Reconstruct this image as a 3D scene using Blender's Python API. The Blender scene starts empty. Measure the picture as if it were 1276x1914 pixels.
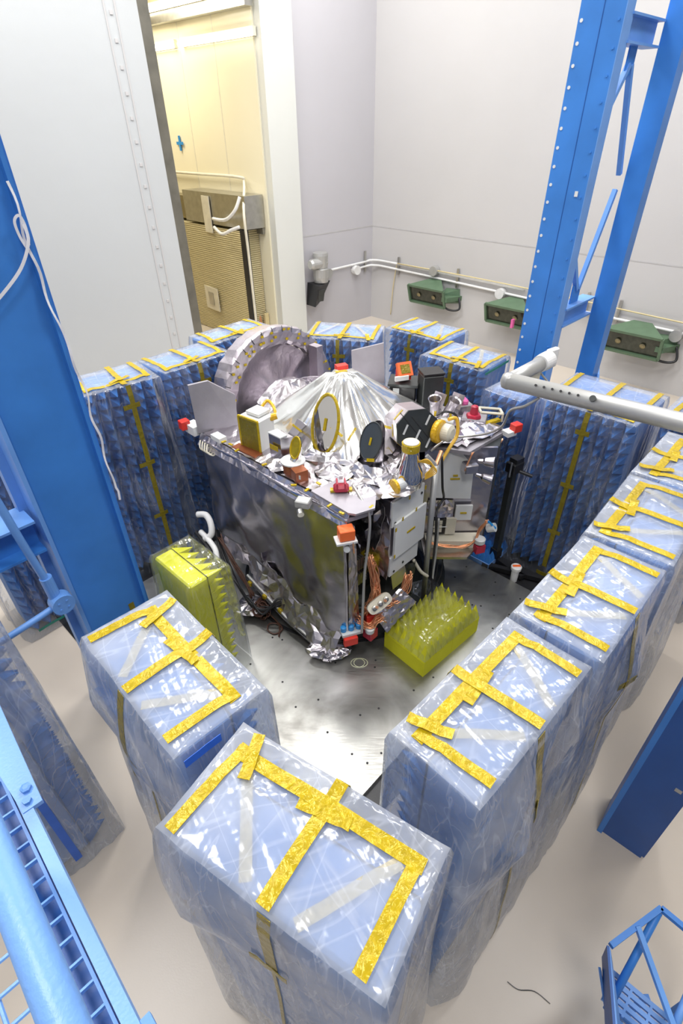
import bpy, math, random
from mathutils import Vector, Matrix, noise
from math import sin, cos, pi, radians, sqrt

R = random.Random(7)
C = bpy.context.scene.collection
ORG = {}

# ------------------------------------------------------------------ helpers
def V3(*a): return Vector(a)
def frame(z):
    z = Vector(z).normalized()
    up = Vector((0, 0, 1)) if abs(z.z) < .95 else Vector((1, 0, 0))
    x = up.cross(z).normalized()
    return x, z.cross(x).normalized(), z

class MB:
    def __init__(s): s.v = []; s.f = []; s.smooth = False
    def add(s, vs, fs):
        o = len(s.v); s.v += [tuple(p) for p in vs]; s.f += [tuple(i + o for i in f) for f in fs]; return s
    def box(s, c, size, rz=0, bev=0.0, M=None):
        """axis box, rotated by rz (radians) or by matrix M, chamfered if bev"""
        x, y, z = [a / 2 for a in size]
        if M is None: M = Matrix.Rotation(rz, 3, 'Z')
        c = Vector(c)
        if bev <= 0:
            vs = [c + M @ Vector((i * x, j * y, k * z)) for k in (-1, 1) for j in (-1, 1) for i in (-1, 1)]
            return s.add(vs, [(0, 2, 3, 1), (4, 5, 7, 6), (0, 1, 5, 4), (2, 6, 7, 3), (0, 4, 6, 2), (1, 3, 7, 5)])
        b = min(bev, x * .9, y * .9, z * .9)
        def ring(zz, ins):
            return [(x - ins, y - b), (x - b, y - ins), (-x + b, y - ins), (-x + ins, y - b), (-x + ins, -y + b), (-x + b, -y + ins), (x - b, -y + ins), (x - ins, -y + b)]
        vs = []
        for zz, ins in ((-z, b), (-z + b, 0), (z - b, 0), (z, b)):
            vs += [c + M @ Vector((px, py, zz)) for px, py in ring(zz, ins)]
        fs = [tuple(range(7, -1, -1)), tuple(range(24, 32))]
        for k in range(3):
            for i in range(8):
                j = (i + 1) % 8; fs.append((k * 8 + i, k * 8 + j, k * 8 + 8 + j, k * 8 + 8 + i))
        return s.add(vs, fs)
    def bar(s, a, b, w, h, up=None):
        a, b = Vector(a), Vector(b); d = b - a
        z = d.normalized(); up = Vector(up) if up else (Vector((0, 0, 1)) if abs(z.z) < .95 else Vector((1, 0, 0)))
        x = up.cross(z).normalized(); y = z.cross(x)
        M = Matrix((x, y, z)).transposed()
        return s.box((a + b) / 2, (w, h, d.length), M=M)
    def tube(s, pts, r, n=10, caps=True, close=False):
        pts = [Vector(p) for p in pts]; m = len(pts); rr = r if isinstance(r, (list, tuple)) else [r] * m
        vs = []; pu = None
        for i, p in enumerate(pts):
            if close: t = (pts[(i + 1) % m] - pts[i - 1])
            else: t = pts[min(i + 1, m - 1)] - pts[max(i - 1, 0)]
            t.normalize()
            if pu is None: x, y, _ = frame(t)
            else:
                x = (pu - t * pu.dot(t)); x = x.normalized() if x.length > 1e-6 else frame(t)[0]; y = t.cross(x)
            pu = x
            vs += [p + x * (rr[i] * cos(2 * pi * k / n)) + y * (rr[i] * sin(2 * pi * k / n)) for k in range(n)]
        fs = []
        for i in range(m if close else m - 1):
            j = (i + 1) % m
            for k in range(n):
                l = (k + 1) % n; fs.append((i * n + k, i * n + l, j * n + l, j * n + k))
        if caps and not close: fs += [tuple(range(n - 1, -1, -1)), tuple(range((m - 1) * n, m * n))]
        return s.add(vs, fs)
    def cyl(s, a, b, r, r2=None, n=24): return s.tube([a, b], [r, r if r2 is None else r2], n)
    def lathe(s, o, ax, prof, n=32, cap=True):
        """prof: list of (radius, height along ax)"""
        o = Vector(o); x, y, z = frame(ax); vs = []
        for r, h in prof: vs += [o + z * h + x * (r * cos(2 * pi * k / n)) + y * (r * sin(2 * pi * k / n)) for k in range(n)]
        fs = []
        for i in range(len(prof) - 1):
            for k in range(n): l = (k + 1) % n; fs.append((i * n + k, i * n + l, (i + 1) * n + l, (i + 1) * n + k))
        if cap: fs += [tuple(range(n - 1, -1, -1)), tuple(range((len(prof) - 1) * n, len(prof) * n))]
        return s.add(vs, fs)
    def prism(s, poly, z0, z1):
        n = len(poly)
        area = sum(poly[i][0] * poly[(i + 1) % n][1] - poly[(i + 1) % n][0] * poly[i][1] for i in range(n))
        if area < 0: poly = list(poly)[::-1]
        vs = [(p[0], p[1], z0) for p in poly] + [(p[0], p[1], z1) for p in poly]
        fs = [tuple(range(n - 1, -1, -1)), tuple(range(n, 2 * n))] + [(i, (i + 1) % n, n + (i + 1) % n, n + i) for i in range(n)]
        return s.add(vs, fs)
    def grid(s, fn, nu, nv):
        vs = [fn(i / nu, j / nv) for j in range(nv + 1) for i in range(nu + 1)]
        w = nu + 1
        return s.add(vs, [(j * w + i, j * w + i + 1, (j + 1) * w + i + 1, (j + 1) * w + i) for j in range(nv) for i in range(nu)])
    def plate(s, c, n, up, w, h, t, bev=0):
        """flat plate centred c, facing n"""
        n = Vector(n).normalized(); up = Vector(up); x = up.cross(n).normalized(); y = n.cross(x)
        return s.box(c, (w, h, t), M=Matrix((x, y, n)).transposed(), bev=bev)
    def ribbon(s, pts, nrm, w, t=.002):
        """thin strip along pts, lying on a surface with the given normals"""
        pts = [Vector(p) for p in pts]; m = len(pts); vs = []
        for i, p in enumerate(pts):
            d = (pts[min(i + 1, m - 1)] - pts[max(i - 1, 0)]).normalized(); n = Vector(nrm[i] if isinstance(nrm, list) else nrm)
            n = (n - d * n.dot(d)).normalized(); x = d.cross(n)
            vs += [p - x * w / 2, p + x * w / 2, p + x * w / 2 + n * t, p - x * w / 2 + n * t]
        fs = [(0, 1, 2, 3), (4 * m - 1, 4 * m - 2, 4 * m - 3, 4 * m - 4)]
        for i in range(m - 1):
            for k in range(4): l = (k + 1) % 4; fs.append((i * 4 + l, i * 4 + k, i * 4 + 4 + k, i * 4 + 4 + l))
        return s.add(vs, fs)
    def build(s, name, mat, parent=None, smooth=None, solid=0, label=None, org=None):
        vs = s.v
        if org is None:
            lo = [min(v[i] for v in vs) for i in range(3)]; hi = [max(v[i] for v in vs) for i in range(3)]
            org = Vector(((lo[0] + hi[0]) / 2, (lo[1] + hi[1]) / 2, lo[2] if parent is None else (lo[2] + hi[2]) / 2))
        else: org = Vector(org)
        me = bpy.data.meshes.new(name)
        me.from_pydata([(v[0] - org.x, v[1] - org.y, v[2] - org.z) for v in vs], [], s.f)
        me.materials.append(mat)
        sm = s.smooth if smooth is None else smooth
        if sm: me.polygons.foreach_set('use_smooth', [True] * len(me.polygons))
        me.update()
        o = bpy.data.objects.new(name, me); C.objects.link(o); ORG[o.name] = org
        if parent is not None:
            o.parent = parent; o.location = org - ORG[parent.name]
        else: o.location = org
        if solid:
            m = o.modifiers.new('thickness', 'SOLIDIFY'); m.thickness = solid; m.offset = -1
        if sm == 'auto': pass
        if label: o['label'] = label
        return o

def root(name, loc):
    o = bpy.data.objects.new(name, None); C.objects.link(o); o.location = loc; o.empty_display_size = .1; ORG[o.name] = Vector(loc); return o
def tag(o, label, cat, group=None):
    o['label'] = label; o['category'] = cat
    if group: o['group'] = group
    return o
def struct(o): o['kind'] = 'structure'; return o
def nz(x, y, z=0.0): return noise.noise(Vector((x, y, z)))
def smoothstep(a, b, x):
    t = max(0, min(1, (x - a) / (b - a))); return t * t * (3 - 2 * t)
def catmull(P, k=6):
    P = [Vector(p) for p in P]; out = []
    for i in range(len(P) - 1):
        a, b, c, d = P[max(i - 1, 0)], P[i], P[i + 1], P[min(i + 2, len(P) - 1)]
        for j in range(k):
            t = j / k; out.append(.5 * ((2 * b) + (c - a) * t + (2 * a - 5 * b + 4 * c - d) * t * t + (3 * b - a - 3 * c + d) * t ** 3))
    return out + [P[-1]]

# ------------------------------------------------------------------ materials
def mat(name):
    m = bpy.data.materials.new(name); m.use_nodes = True; nt = m.node_tree
    return m, nt, nt.nodes['Principled BSDF'], nt.nodes['Material Output']
def N(nt, t, **k):
    n = nt.nodes.new(t)
    for a, b in k.items():
        if a in n.inputs.keys() if isinstance(a, str) else False: n.inputs[a].default_value = b
        else: setattr(n, a, b)
    return n
def inp(n, **k):
    for a, b in k.items(): n.inputs[a.replace('_', ' ')].default_value = b
    return n
def ramp(nt, src, stops):
    r = nt.nodes.new('ShaderNodeValToRGB'); cr = r.color_ramp
    while len(cr.elements) < len(stops): cr.elements.new(.5)
    for e, (p, c) in zip(cr.elements, stops): e.position = p; e.color = c if len(c) == 4 else (*c, 1)
    nt.links.new(src, r.inputs[0]); return r
def coords(nt, scale=(1, 1, 1), rot=(0, 0, 0)):
    tc = nt.nodes.new('ShaderNodeTexCoord'); mp = nt.nodes.new('ShaderNodeMapping')
    mp.inputs['Scale'].default_value = scale; mp.inputs['Rotation'].default_value = rot
    nt.links.new(tc.outputs['Object'], mp.inputs[0]); return mp.outputs[0]
def noise_tex(nt, vec, scale, detail=4, dist=0.0, rough=.5):
    n = nt.nodes.new('ShaderNodeTexNoise'); nt.links.new(vec, n.inputs['Vector'])
    n.inputs['Scale'].default_value = scale; n.inputs['Detail'].default_value = detail
    n.inputs['Distortion'].default_value = dist; n.inputs['Roughness'].default_value = rough; return n
def bump(nt, h, strength, dist, prev=None):
    b = nt.nodes.new('ShaderNodeBump'); b.inputs['Strength'].default_value = strength; b.inputs['Distance'].default_value = dist
    nt.links.new(h, b.inputs['Height'])
    if prev is not None: nt.links.new(prev, b.inputs['Normal'])
    return b
def simple(name, col, rough=.5, metal=0.0, var=.08, vscale=6, bmp=0.0, bscale=60, coat=0.0):
    m, nt, p, o = mat(name); v = coords(nt)
    n = noise_tex(nt, v, vscale, 4)
    r = ramp(nt, n.outputs['Fac'], [(.3, [c * (1 - var) for c in col]), (.7, [min(1, c * (1 + var)) for c in col])])
    nt.links.new(r.outputs[0], p.inputs['Base Color'])
    inp(p, Roughness=rough, Metallic=metal); p.inputs['Coat Weight'].default_value = coat
    if bmp:
        b = bump(nt, noise_tex(nt, v, bscale, 3).outputs['Fac'], bmp, .01); nt.links.new(b.outputs[0], p.inputs['Normal'])
    return m
def foil(name, col, rough=.24, cscale=7, strength=.5, metal=1.0, fine=28):
    m, nt, p, o = mat(name); v = coords(nt)
    w = noise_tex(nt, v, 3, 3, 0)
    mx = nt.nodes.new('ShaderNodeVectorMath'); mx.operation = 'MULTIPLY_ADD'; mx.inputs[1].default_value = (.35, .35, .35)
    nt.links.new(w.outputs['Color'], mx.inputs[0]); nt.links.new(v, mx.inputs[2])
    vo = nt.nodes.new('ShaderNodeTexVoronoi'); vo.inputs['Scale'].default_value = cscale; nt.links.new(mx.outputs[0], vo.inputs['Vector'])
    vo2 = nt.nodes.new('ShaderNodeTexVoronoi'); vo2.inputs['Scale'].default_value = fine; nt.links.new(mx.outputs[0], vo2.inputs['Vector'])
    b1 = bump(nt, vo.outputs['Distance'], strength, .03); b2 = bump(nt, vo2.outputs['Distance'], strength * .6, .006, b1.outputs[0])
    nt.links.new(b2.outputs[0], p.inputs['Normal'])
    n2 = noise_tex(nt, v, 5, 4)
    r = ramp(nt, n2.outputs['Fac'], [(.3, [c * .86 for c in col]), (.7, col)]); nt.links.new(r.outputs[0], p.inputs['Base Color'])
    inp(p, Roughness=rough, Metallic=metal); return m
def film(name, tint=(.95, .97, 1), haze=.08, streak=.6, gloss=.14, hz=(.86, .9, .97), bstr=.5, soft=.3, lit_top=.0):
    """clear polythene: mostly see-through, milky along thin creases, shiny"""
    m, nt, p, out = mat(name); nt.nodes.remove(p)
    v = coords(nt)
    w = noise_tex(nt, v, .9, 1)
    wv = nt.nodes.new('ShaderNodeVectorMath'); wv.operation = 'MULTIPLY_ADD'; wv.inputs[1].default_value = (.3, .3, .3)
    nt.links.new(w.outputs['Color'], wv.inputs[0]); nt.links.new(v, wv.inputs[2])
    def lines(scale, sc, rot, c=.5, wd=.012):
        mp = nt.nodes.new('ShaderNodeMapping'); mp.inputs['Rotation'].default_value = rot
        nt.links.new(wv.outputs[0], mp.inputs[0])
        mp2 = nt.nodes.new('ShaderNodeMapping'); mp2.inputs['Scale'].default_value = sc; nt.links.new(mp.outputs[0], mp2.inputs[0])
        n = noise_tex(nt, mp2.outputs[0], scale, 2, 0, .4)
        r = ramp(nt, n.outputs['Fac'], [(c - wd * 2.5, (0, 0, 0)), (c, (1, 1, 1)), (c + wd, (0, 0, 0))]); return n, r
    def mx_(op, a, b):
        n = nt.nodes.new('ShaderNodeMath'); n.operation = op; nt.links.new(a, n.inputs[0])
        if isinstance(b, float): n.inputs[1].default_value = b
        else: nt.links.new(b, n.inputs[1])
        return n.outputs[0]
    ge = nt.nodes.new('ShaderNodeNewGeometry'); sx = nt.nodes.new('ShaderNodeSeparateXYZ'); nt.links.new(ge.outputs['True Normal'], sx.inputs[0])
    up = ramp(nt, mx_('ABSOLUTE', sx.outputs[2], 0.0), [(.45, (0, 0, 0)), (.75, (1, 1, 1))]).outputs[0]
    n1, a = lines(9, (1, .07, 1), (0, 0, .5)); n2, b = lines(11, (1, .06, 1), (0, 0, -.5)); n3, c = lines(8, (1, .08, 1), (0, 0, 1.3), .55)
    n4, d = lines(11, (1, 1, .06), (0, 0, 0)); n5, e = lines(9, (1, 1, .08), (.12, .1, 0), .56); n6, f = lines(8, (1, 1, .10), (.5, -.4, 0), .46, .008)
    top = mx_('ADD', mx_('ADD', a.outputs[0], b.outputs[0]), c.outputs[0]); sid = mx_('ADD', mx_('ADD', d.outputs[0], e.outputs[0]), f.outputs[0])
    mt = nt.nodes.new('ShaderNodeMix'); nt.links.new(up, mt.inputs[0]); nt.links.new(sid, mt.inputs[2]); nt.links.new(top, mt.inputs[3])
    sf = noise_tex(nt, wv.outputs[0], 3.2, 3); sfr = ramp(nt, sf.outputs['Fac'], [(.42, (0, 0, 0)), (.7, (soft,) * 3)])
    tot = mx_('ADD', mx_('ADD', mx_('MULTIPLY', mt.outputs[0], .22), sfr.outputs[0]), mx_('MULTIPLY', up, lit_top))  # upward faces painted milkier, imitating brighter light on the bag tops
    mr = nt.nodes.new('ShaderNodeMapRange'); nt.links.new(tot, mr.inputs['Value'])
    mr.inputs['To Min'].default_value = haze; mr.inputs['To Max'].default_value = streak
    hm = nt.nodes.new('ShaderNodeMix'); nt.links.new(up, hm.inputs[0])
    h1 = mx_('ADD', mx_('ADD', n4.outputs['Fac'], n5.outputs['Fac']), n6.outputs['Fac']); h2 = mx_('ADD', mx_('ADD', n1.outputs['Fac'], n2.outputs['Fac']), n3.outputs['Fac'])
    nt.links.new(h1, hm.inputs[2]); nt.links.new(h2, hm.inputs[3])
    bb = bump(nt, hm.outputs[0], bstr, .035); bb2 = bb
    tr = nt.nodes.new('ShaderNodeBsdfTransparent'); tr.inputs[0].default_value = (*tint, 1)
    df = nt.nodes.new('ShaderNodeBsdfDiffuse'); df.inputs[0].default_value = (*hz, 1)
    tl = nt.nodes.new('ShaderNodeBsdfTranslucent'); tl.inputs[0].default_value = (*hz, 1)
    mx = nt.nodes.new('ShaderNodeMixShader'); mx.inputs[0].default_value = .45; nt.links.new(df.outputs[0], mx.inputs[1]); nt.links.new(tl.outputs[0], mx.inputs[2])
    m1 = nt.nodes.new('ShaderNodeMixShader'); nt.links.new(mr.outputs[0], m1.inputs[0]); nt.links.new(tr.outputs[0], m1.inputs[1]); nt.links.new(mx.outputs[0], m1.inputs[2])
    gl = nt.nodes.new('ShaderNodeBsdfGlossy'); gl.inputs['Roughness'].default_value = gloss; gl.inputs['Color'].default_value = (1, 1, 1, 1)
    lw = nt.nodes.new('ShaderNodeLayerWeight'); lw.inputs['Blend'].default_value = .3
    for nn in (gl, lw): nt.links.new(bb2.outputs[0], nn.inputs['Normal'])
    mr2 = nt.nodes.new('ShaderNodeMapRange'); nt.links.new(lw.outputs['Fresnel'], mr2.inputs['Value']); mr2.inputs['To Min'].default_value = .03; mr2.inputs['To Max'].default_value = .6
    m2 = nt.nodes.new('ShaderNodeMixShader'); nt.links.new(mr2.outputs[0], m2.inputs[0]); nt.links.new(m1.outputs[0], m2.inputs[1]); nt.links.new(gl.outputs[0], m2.inputs[2])
    nt.links.new(m2.outputs[0], out.inputs[0]); return m
def tape_mat(name, col, alpha=.75, rough=.18):
    m, nt, p, out = mat(name); v = coords(nt)
    n = noise_tex(nt, v, 22, 4, 1.5)
    r = ramp(nt, n.outputs['Fac'], [(.3, [c * .72 for c in col]), (.65, col)]); nt.links.new(r.outputs[0], p.inputs['Base Color'])
    inp(p, Roughness=rough, Metallic=.15, Alpha=alpha)
    b = bump(nt, n.outputs['Fac'], .5, .015); nt.links.new(b.outputs[0], p.inputs['Normal']); return m
def emit(name, col, s):
    m, nt, p, o = mat(name); inp(p, Emission_Strength=s); p.inputs['Emission Color'].default_value = (*col, 1); p.inputs['Base Color'].default_value = (*col, 1); return m

def foam_mat(name, col, tip):
    m, nt, p, o = mat(name); v = coords(nt)
    n = noise_tex(nt, v, 160, 2); n2 = noise_tex(nt, v, 3, 3)
    r = ramp(nt, n2.outputs['Fac'], [(.3, col), (.7, tip)]); nt.links.new(r.outputs[0], p.inputs['Base Color'])
    inp(p, Roughness=.85); b = bump(nt, n.outputs['Fac'], .4, .004); nt.links.new(b.outputs[0], p.inputs['Normal']); return m

M = dict(
    core=foam_mat('blue_foam_block', (.13, .26, .56), (.18, .33, .64)),
    pyr=foam_mat('blue_foam_pyramids', (.018, .135, .43), (.028, .18, .52)),
    yfoam=foam_mat('yellow_foam', (.68, .66, .012), (.76, .74, .02)),
    film=film('polythene_film', haze=.18, streak=.9, soft=.38, lit_top=.36), filmf=film('polythene_film_far', haze=.05, streak=.7, soft=.22, lit_top=.35), film2=film('polythene_film_clear', haze=.02, streak=.4, soft=.15),
    ytape=tape_mat('amber_film_tape', (.70, .50, .005), .82), ptape=tape_mat('pale_tape_under_film', (.72, .64, .42), .5, .4),
    dtape=tape_mat('dark_amber_tape', (.30, .24, .02), .85), btape=simple('blue_tape', (.03, .14, .62), .5), gtape=simple('green_tape', (.02, .22, .16), .5),
    foil=foil('mli_foil', (.70, .66, .70), .32, 5, .4, fine=16), foilsm=foil('taut_foil', (.54, .52, .57), .25, 2.2, .35, fine=7),
    fabric=foil('matte_mli_cloth', (.60, .55, .60), .42, 5, .35), drape=foil('bright_silver_drape', (.88, .88, .86), .2, 2.5, .4, fine=6, metal=.85),
    crump=foil('crumpled_silver', (.66, .63, .66), .3, 6, .4, fine=16),
    sun=simple('pale_foil_panel', (.38, .36, .395), .5, .4, .1, 4, .25, 12),
    blk=simple('black_plastic', (.012, .012, .014), .4, 0, .2, 9, .1), dgrey=simple('dark_grey_panel', (.045, .05, .05), .35, .3, .15, 8),
    dark=simple('dark_interior', (.01, .01, .012), .6), brass=simple('kapton_gold', (.52, .38, .02), .22, .6, .2, 14, .4, 30),
    amber=tape_mat('amber_ring', (.85, .5, .02), .95), white=simple('white_painted_panel', (.72, .73, .72), .45, 0, .03),
    slot=simple('light_slot', (.6, .62, .62), .4), rust=simple('copper_brown_cover', (.30, .09, .035), .38, .4, .1, 10),
    copper=simple('copper_wire', (.88, .42, .22), .3, .7, .15, 30), red=simple('red_cover', (.70, .035, .02), .42, 0, .1),
    crim=simple('crimson_cover', (.42, .02, .05), .4, 0, .15), orange=simple('orange_cover', (.85, .15, .03), .45),
    pink=simple('pink_caps', (.7, .12, .35), .5), steel=simple('brushed_steel', (.52, .51, .47), .32, 1, .1, 8, .1, 30),
    alu=simple('aluminium_pipe', (.48, .48, .465), .42, .55, .05, 5), wht=simple('white_cable', (.75, .75, .74), .5), cable=simple('black_cable', (.02, .02, .022), .4),
    brown=simple('brown_loom', (.10, .045, .03), .5), gwire=simple('pale_green_wire', (.55, .56, .38), .5), ywire=simple('yellow_wire', (.8, .48, .05), .4),
    cream=simple('cream_box', (.66, .62, .50), .5), mirror=simple('mirror_surface', (.8, .8, .78), .06, 1, .02), dmir=simple('dark_mirror', (.10, .11, .105), .22, .5, .02),
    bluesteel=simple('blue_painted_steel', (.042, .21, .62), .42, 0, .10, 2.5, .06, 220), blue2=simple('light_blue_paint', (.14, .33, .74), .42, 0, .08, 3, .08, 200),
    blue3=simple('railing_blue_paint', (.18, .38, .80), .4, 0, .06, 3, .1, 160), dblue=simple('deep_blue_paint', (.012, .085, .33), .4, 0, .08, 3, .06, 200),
    green=simple('green_lamp_body', (.10, .17, .10), .45, 0, .1), lens=simple('lamp_glass', (.05, .055, .04), .1, .3, .3, 12),
    lblue=simple('valve_blue', (.02, .25, .6), .3), gold=simple('gold_wire', (.62, .52, .28), .4),
    copperb=simple('reflector_gold', (.26, .22, .12), .3, .6), ribbon=simple('white_ribbon', (.78, .78, .82), .6),
)
def wall_mat(name, col, rough=.42):
    m, nt, p, o = mat(name); v = coords(nt)
    n = noise_tex(nt, v, .5, 5); n2 = noise_tex(nt, v, 5, 4)
    r = ramp(nt, n.outputs['Fac'], [(.3, [c * .95 for c in col]), (.7, col)]); nt.links.new(r.outputs[0], p.inputs['Base Color'])
    b = bump(nt, n2.outputs['Fac'], .12, .02); nt.links.new(b.outputs[0], p.inputs['Normal']); inp(p, Roughness=rough); return m
M['wallA'] = wall_mat('white_wall_paint', (.54, .53, .525)); M['wallB'] = wall_mat('cool_white_wall_paint', (.50, .49, .515))
M['door'] = wall_mat('door_skin', (.53, .55, .555), .35); M['jamb'] = wall_mat('jamb_paint', (.66, .67, .63), .5); M['ceil'] = wall_mat('ceiling_paint', (.7, .7, .7))
M['yroom'] = wall_mat('glossy_cream_panel', (.80, .745, .56), .16); M['yfloor'] = simple('dull_floor', (.4, .36, .26), .4)
M['edge'] = simple('dark_door_edge', (.17, .16, .13), .5, .2, .2, 3); M['seam'] = simple('seam_line', (.46, .45, .45), .6)
def floor_mat():
    m, nt, p, o = mat('beige_epoxy_floor'); v = coords(nt)
    n = noise_tex(nt, v, .7, 5); n2 = noise_tex(nt, v, 90, 2)
    r = ramp(nt, n.outputs['Fac'], [(.3, (.55, .485, .41)), (.7, (.63, .56, .475))]); nt.links.new(r.outputs[0], p.inputs['Base Color'])
    b = bump(nt, n2.outputs['Fac'], .08, .003); nt.links.new(b.outputs[0], p.inputs['Normal']); inp(p, Roughness=.32); return m
M['floor'] = floor_mat()
def plate_mat():
    m, nt, p, o = mat('aluminium_table_plate'); v = coords(nt)
    n = noise_tex(nt, v, 1.1, 6, .8); n2 = noise_tex(nt, coords(nt, (1, 12, 1), (0, 0, .8)), 8, 4)
    r = ramp(nt, n.outputs['Fac'], [(.34, (.20, .195, .18)), (.5, (.38, .38, .355)), (.68, (.56, .56, .53))]); nt.links.new(r.outputs[0], p.inputs['Base Color'])
    rr = ramp(nt, n2.outputs['Fac'], [(.3, (.28,) * 3), (.7, (.42,) * 3)]); nt.links.new(rr.outputs[0], p.inputs['Roughness'])
    b = bump(nt, n2.outputs['Fac'], .06, .004); nt.links.new(b.outputs[0], p.inputs['Normal']); inp(p, Metallic=.9); return m
M['plate'] = plate_mat()
def louvre_mat():
    m, nt, p, o = mat('ribbed_gold_panel'); v = coords(nt, (1, 1, 1))
    w = nt.nodes.new('ShaderNodeTexWave'); w.bands_direction = 'Z'; w.inputs['Scale'].default_value = 7; nt.links.new(v, w.inputs[0])
    r = ramp(nt, w.outputs['Fac'], [(.2, (.46, .40, .22)), (.6, (.72, .64, .40))]); nt.links.new(r.outputs[0], p.inputs['Base Color'])
    b = bump(nt, w.outputs['Fac'], .8, .03); nt.links.new(b.outputs[0], p.inputs['Normal']); inp(p, Roughness=.35, Metallic=.4); return m
M['louvre'] = louvre_mat()

# ------------------------------------------------------------------ directions
A0 = Vector((.054, 3.544)); u2 = Vector((cos(radians(46)), sin(radians(46)))); u1 = Vector((-u2.y, u2.x))
def W(a, b, z=0.0): p = A0 + u2 * a + u1 * b; return Vector((p.x, p.y, z))
RZ = radians(46)
E1 = Vector((u2.x, u2.y, 0)); E2 = Vector((u1.x, u1.y, 0)); UP = Vector((0, 0, 1))

# ------------------------------------------------------------------ room
CR = Vector((.92, 15.48, 0)); dA = Vector((sin(radians(-45.5)), cos(radians(-45.5)), 0)); dB = Vector((sin(radians(49)), cos(radians(49)), 0))
HR = 9.5
def room():
    nA = Vector((dA.y, -dA.x, 0))   # outward side of wall A (away from camera)
    nB = Vector((-dB.y, dB.x, 0))
    T = .25
    p_right = CR - dA * 15.5; p_leftB = CR - dB * 16.5
    p_back = p_right - dB * 16.5
    def wall(name, a, b, out, z0, z1, m): return MB().prism([a, b, b + out * T, a + out * T], z0, z1).build(name, m)
    struct(wall('wall_right', CR + dA * T, p_right, nA, 0, HR, M['wallA']))
    # wall B: piece beside the corner, then the doorway, then behind the sliding door
    struct(wall('wall_back', CR, CR - dB * 2.38, nB, 0, HR, M['wallB']))
    struct(wall('wall_left', CR - dB * 5.9, p_leftB, nB, 0, HR, M['wallB']))
    struct(wall('wall_behind', p_back, p_right, -dB, 0, HR, M['wallA']))
    struct(wall('wall_side', p_leftB, p_back, -nA, 0, HR, M['wallA']))
    struct(MB().prism([CR + dB + dA * 2, p_right + dB - dA, p_back - dB - dA, p_leftB - dB + dA * 2], HR, HR + .2).build('ceiling', M['ceil']))
    struct(MB().prism([CR + dB + dA * 9, p_right + dB - dA, p_back - dB - dA, p_leftB - dB + dA * 9], -.3, 0).build('floor', M['floor']))
    # right jamb of the doorway
    j = MB().prism([CR - dB * 2.38 - nB * .12, CR - dB * 3.12 - nB * .12, CR - dB * 3.12 + nB * .4, CR - dB * 2.38 + nB * .4], 0, HR)
    struct(j.build('trim_1', M['jamb']))
    # the big sliding door
    a = CR - dB * 5.75 - nB * .08; b = CR - dB * 16.2 - nB * .08
    d = MB().prism([a, b, b - nB * .55, a - nB * .55], .02, HR - .05).build('door_1', M['door']); struct(d)
    struct(MB().prism([CR - dB * 5.95 - nB * .03, CR - dB * 5.26 - nB * .03, CR - dB * 5.26 + nB * .3, CR - dB * 5.95 + nB * .3], 0, HR).build('trim_5', M['edge']))
    s = MB()
    for o in (.35, .52):
        c0 = a - nB * .553 - dB * o
        s.prism([c0, c0 - dB * .025, c0 - dB * .025 - nB * .006, c0 - nB * .006], .02, HR - .1)
    for k in range(28):
        c0 = a - nB * .556 - dB * .44 + UP * (.4 + k * .32)
        s.box(c0, (.05, .012, .05), rz=math.atan2(dB.y, dB.x))
    s.build('edge_rivets', M['wallA'], d)
    # seam grooves on the walls (raised joint strips)
    for nm, p, q, z in (('trim_2', CR - dA * .0, CR - dA * 15.4, 2.27), ('trim_3', CR, CR - dB * 2.36, 2.27)):
        n = -nA if nm == 'trim_2' else -nB
        struct(MB().prism([p + n * .004, q + n * .004, q + n * .0, p + n * .0], z, z + .025).build(nm, M['seam']))
    # ---- adjoining room seen through the doorway
    q0 = CR - dB * 3.16 + nB * .1
    e = dA
    def along(s, off=0, z=0): return q0 + e * s - dB * off + UP * z
    aw = MB().prism([along(0), along(9), along(9) + dB * .2, along(0) + dB * .2], 0, HR).build('wall_adjoining', M['yroom']); struct(aw)
    w2 = MB().prism([along(9, 0), along(9, 7), along(9.2, 7), along(9.2, 0)], 0, HR).build('wall_adjoining_end', M['yroom']); struct(w2)
    w3 = MB().prism([along(0.2, 6.6), along(9, 6.6), along(9, 6.8), along(.2, 6.8)], 0, HR).build('wall_adjoining_side', M['yroom']); struct(w3)
    ac = MB().prism([along(.2, -.2), along(9.2, -.2), along(9.2, 6.8), along(.2, 6.8)], 6.9, 7.05).build('ceiling_adjoining', M['yroom']); struct(ac); tag(MB().prism([along(-.1, .02), along(9, .02), along(9, .2), along(-.1, .2)], 6.2, 6.38).build('ceiling_channel', M['steel']), 'dull metal channel running along the top of the cream wall', 'channel')
    for k in range(1, 6):
        struct(MB().prism([along(k * 1.25, .004), along(k * 1.25 + .03, .004), along(k * 1.25 + .03, 0), along(k * 1.25, 0)], 2.6, 7.1).build('trim_%d' % (10 + k), M['cream']))
    return along
along = room()

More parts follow.
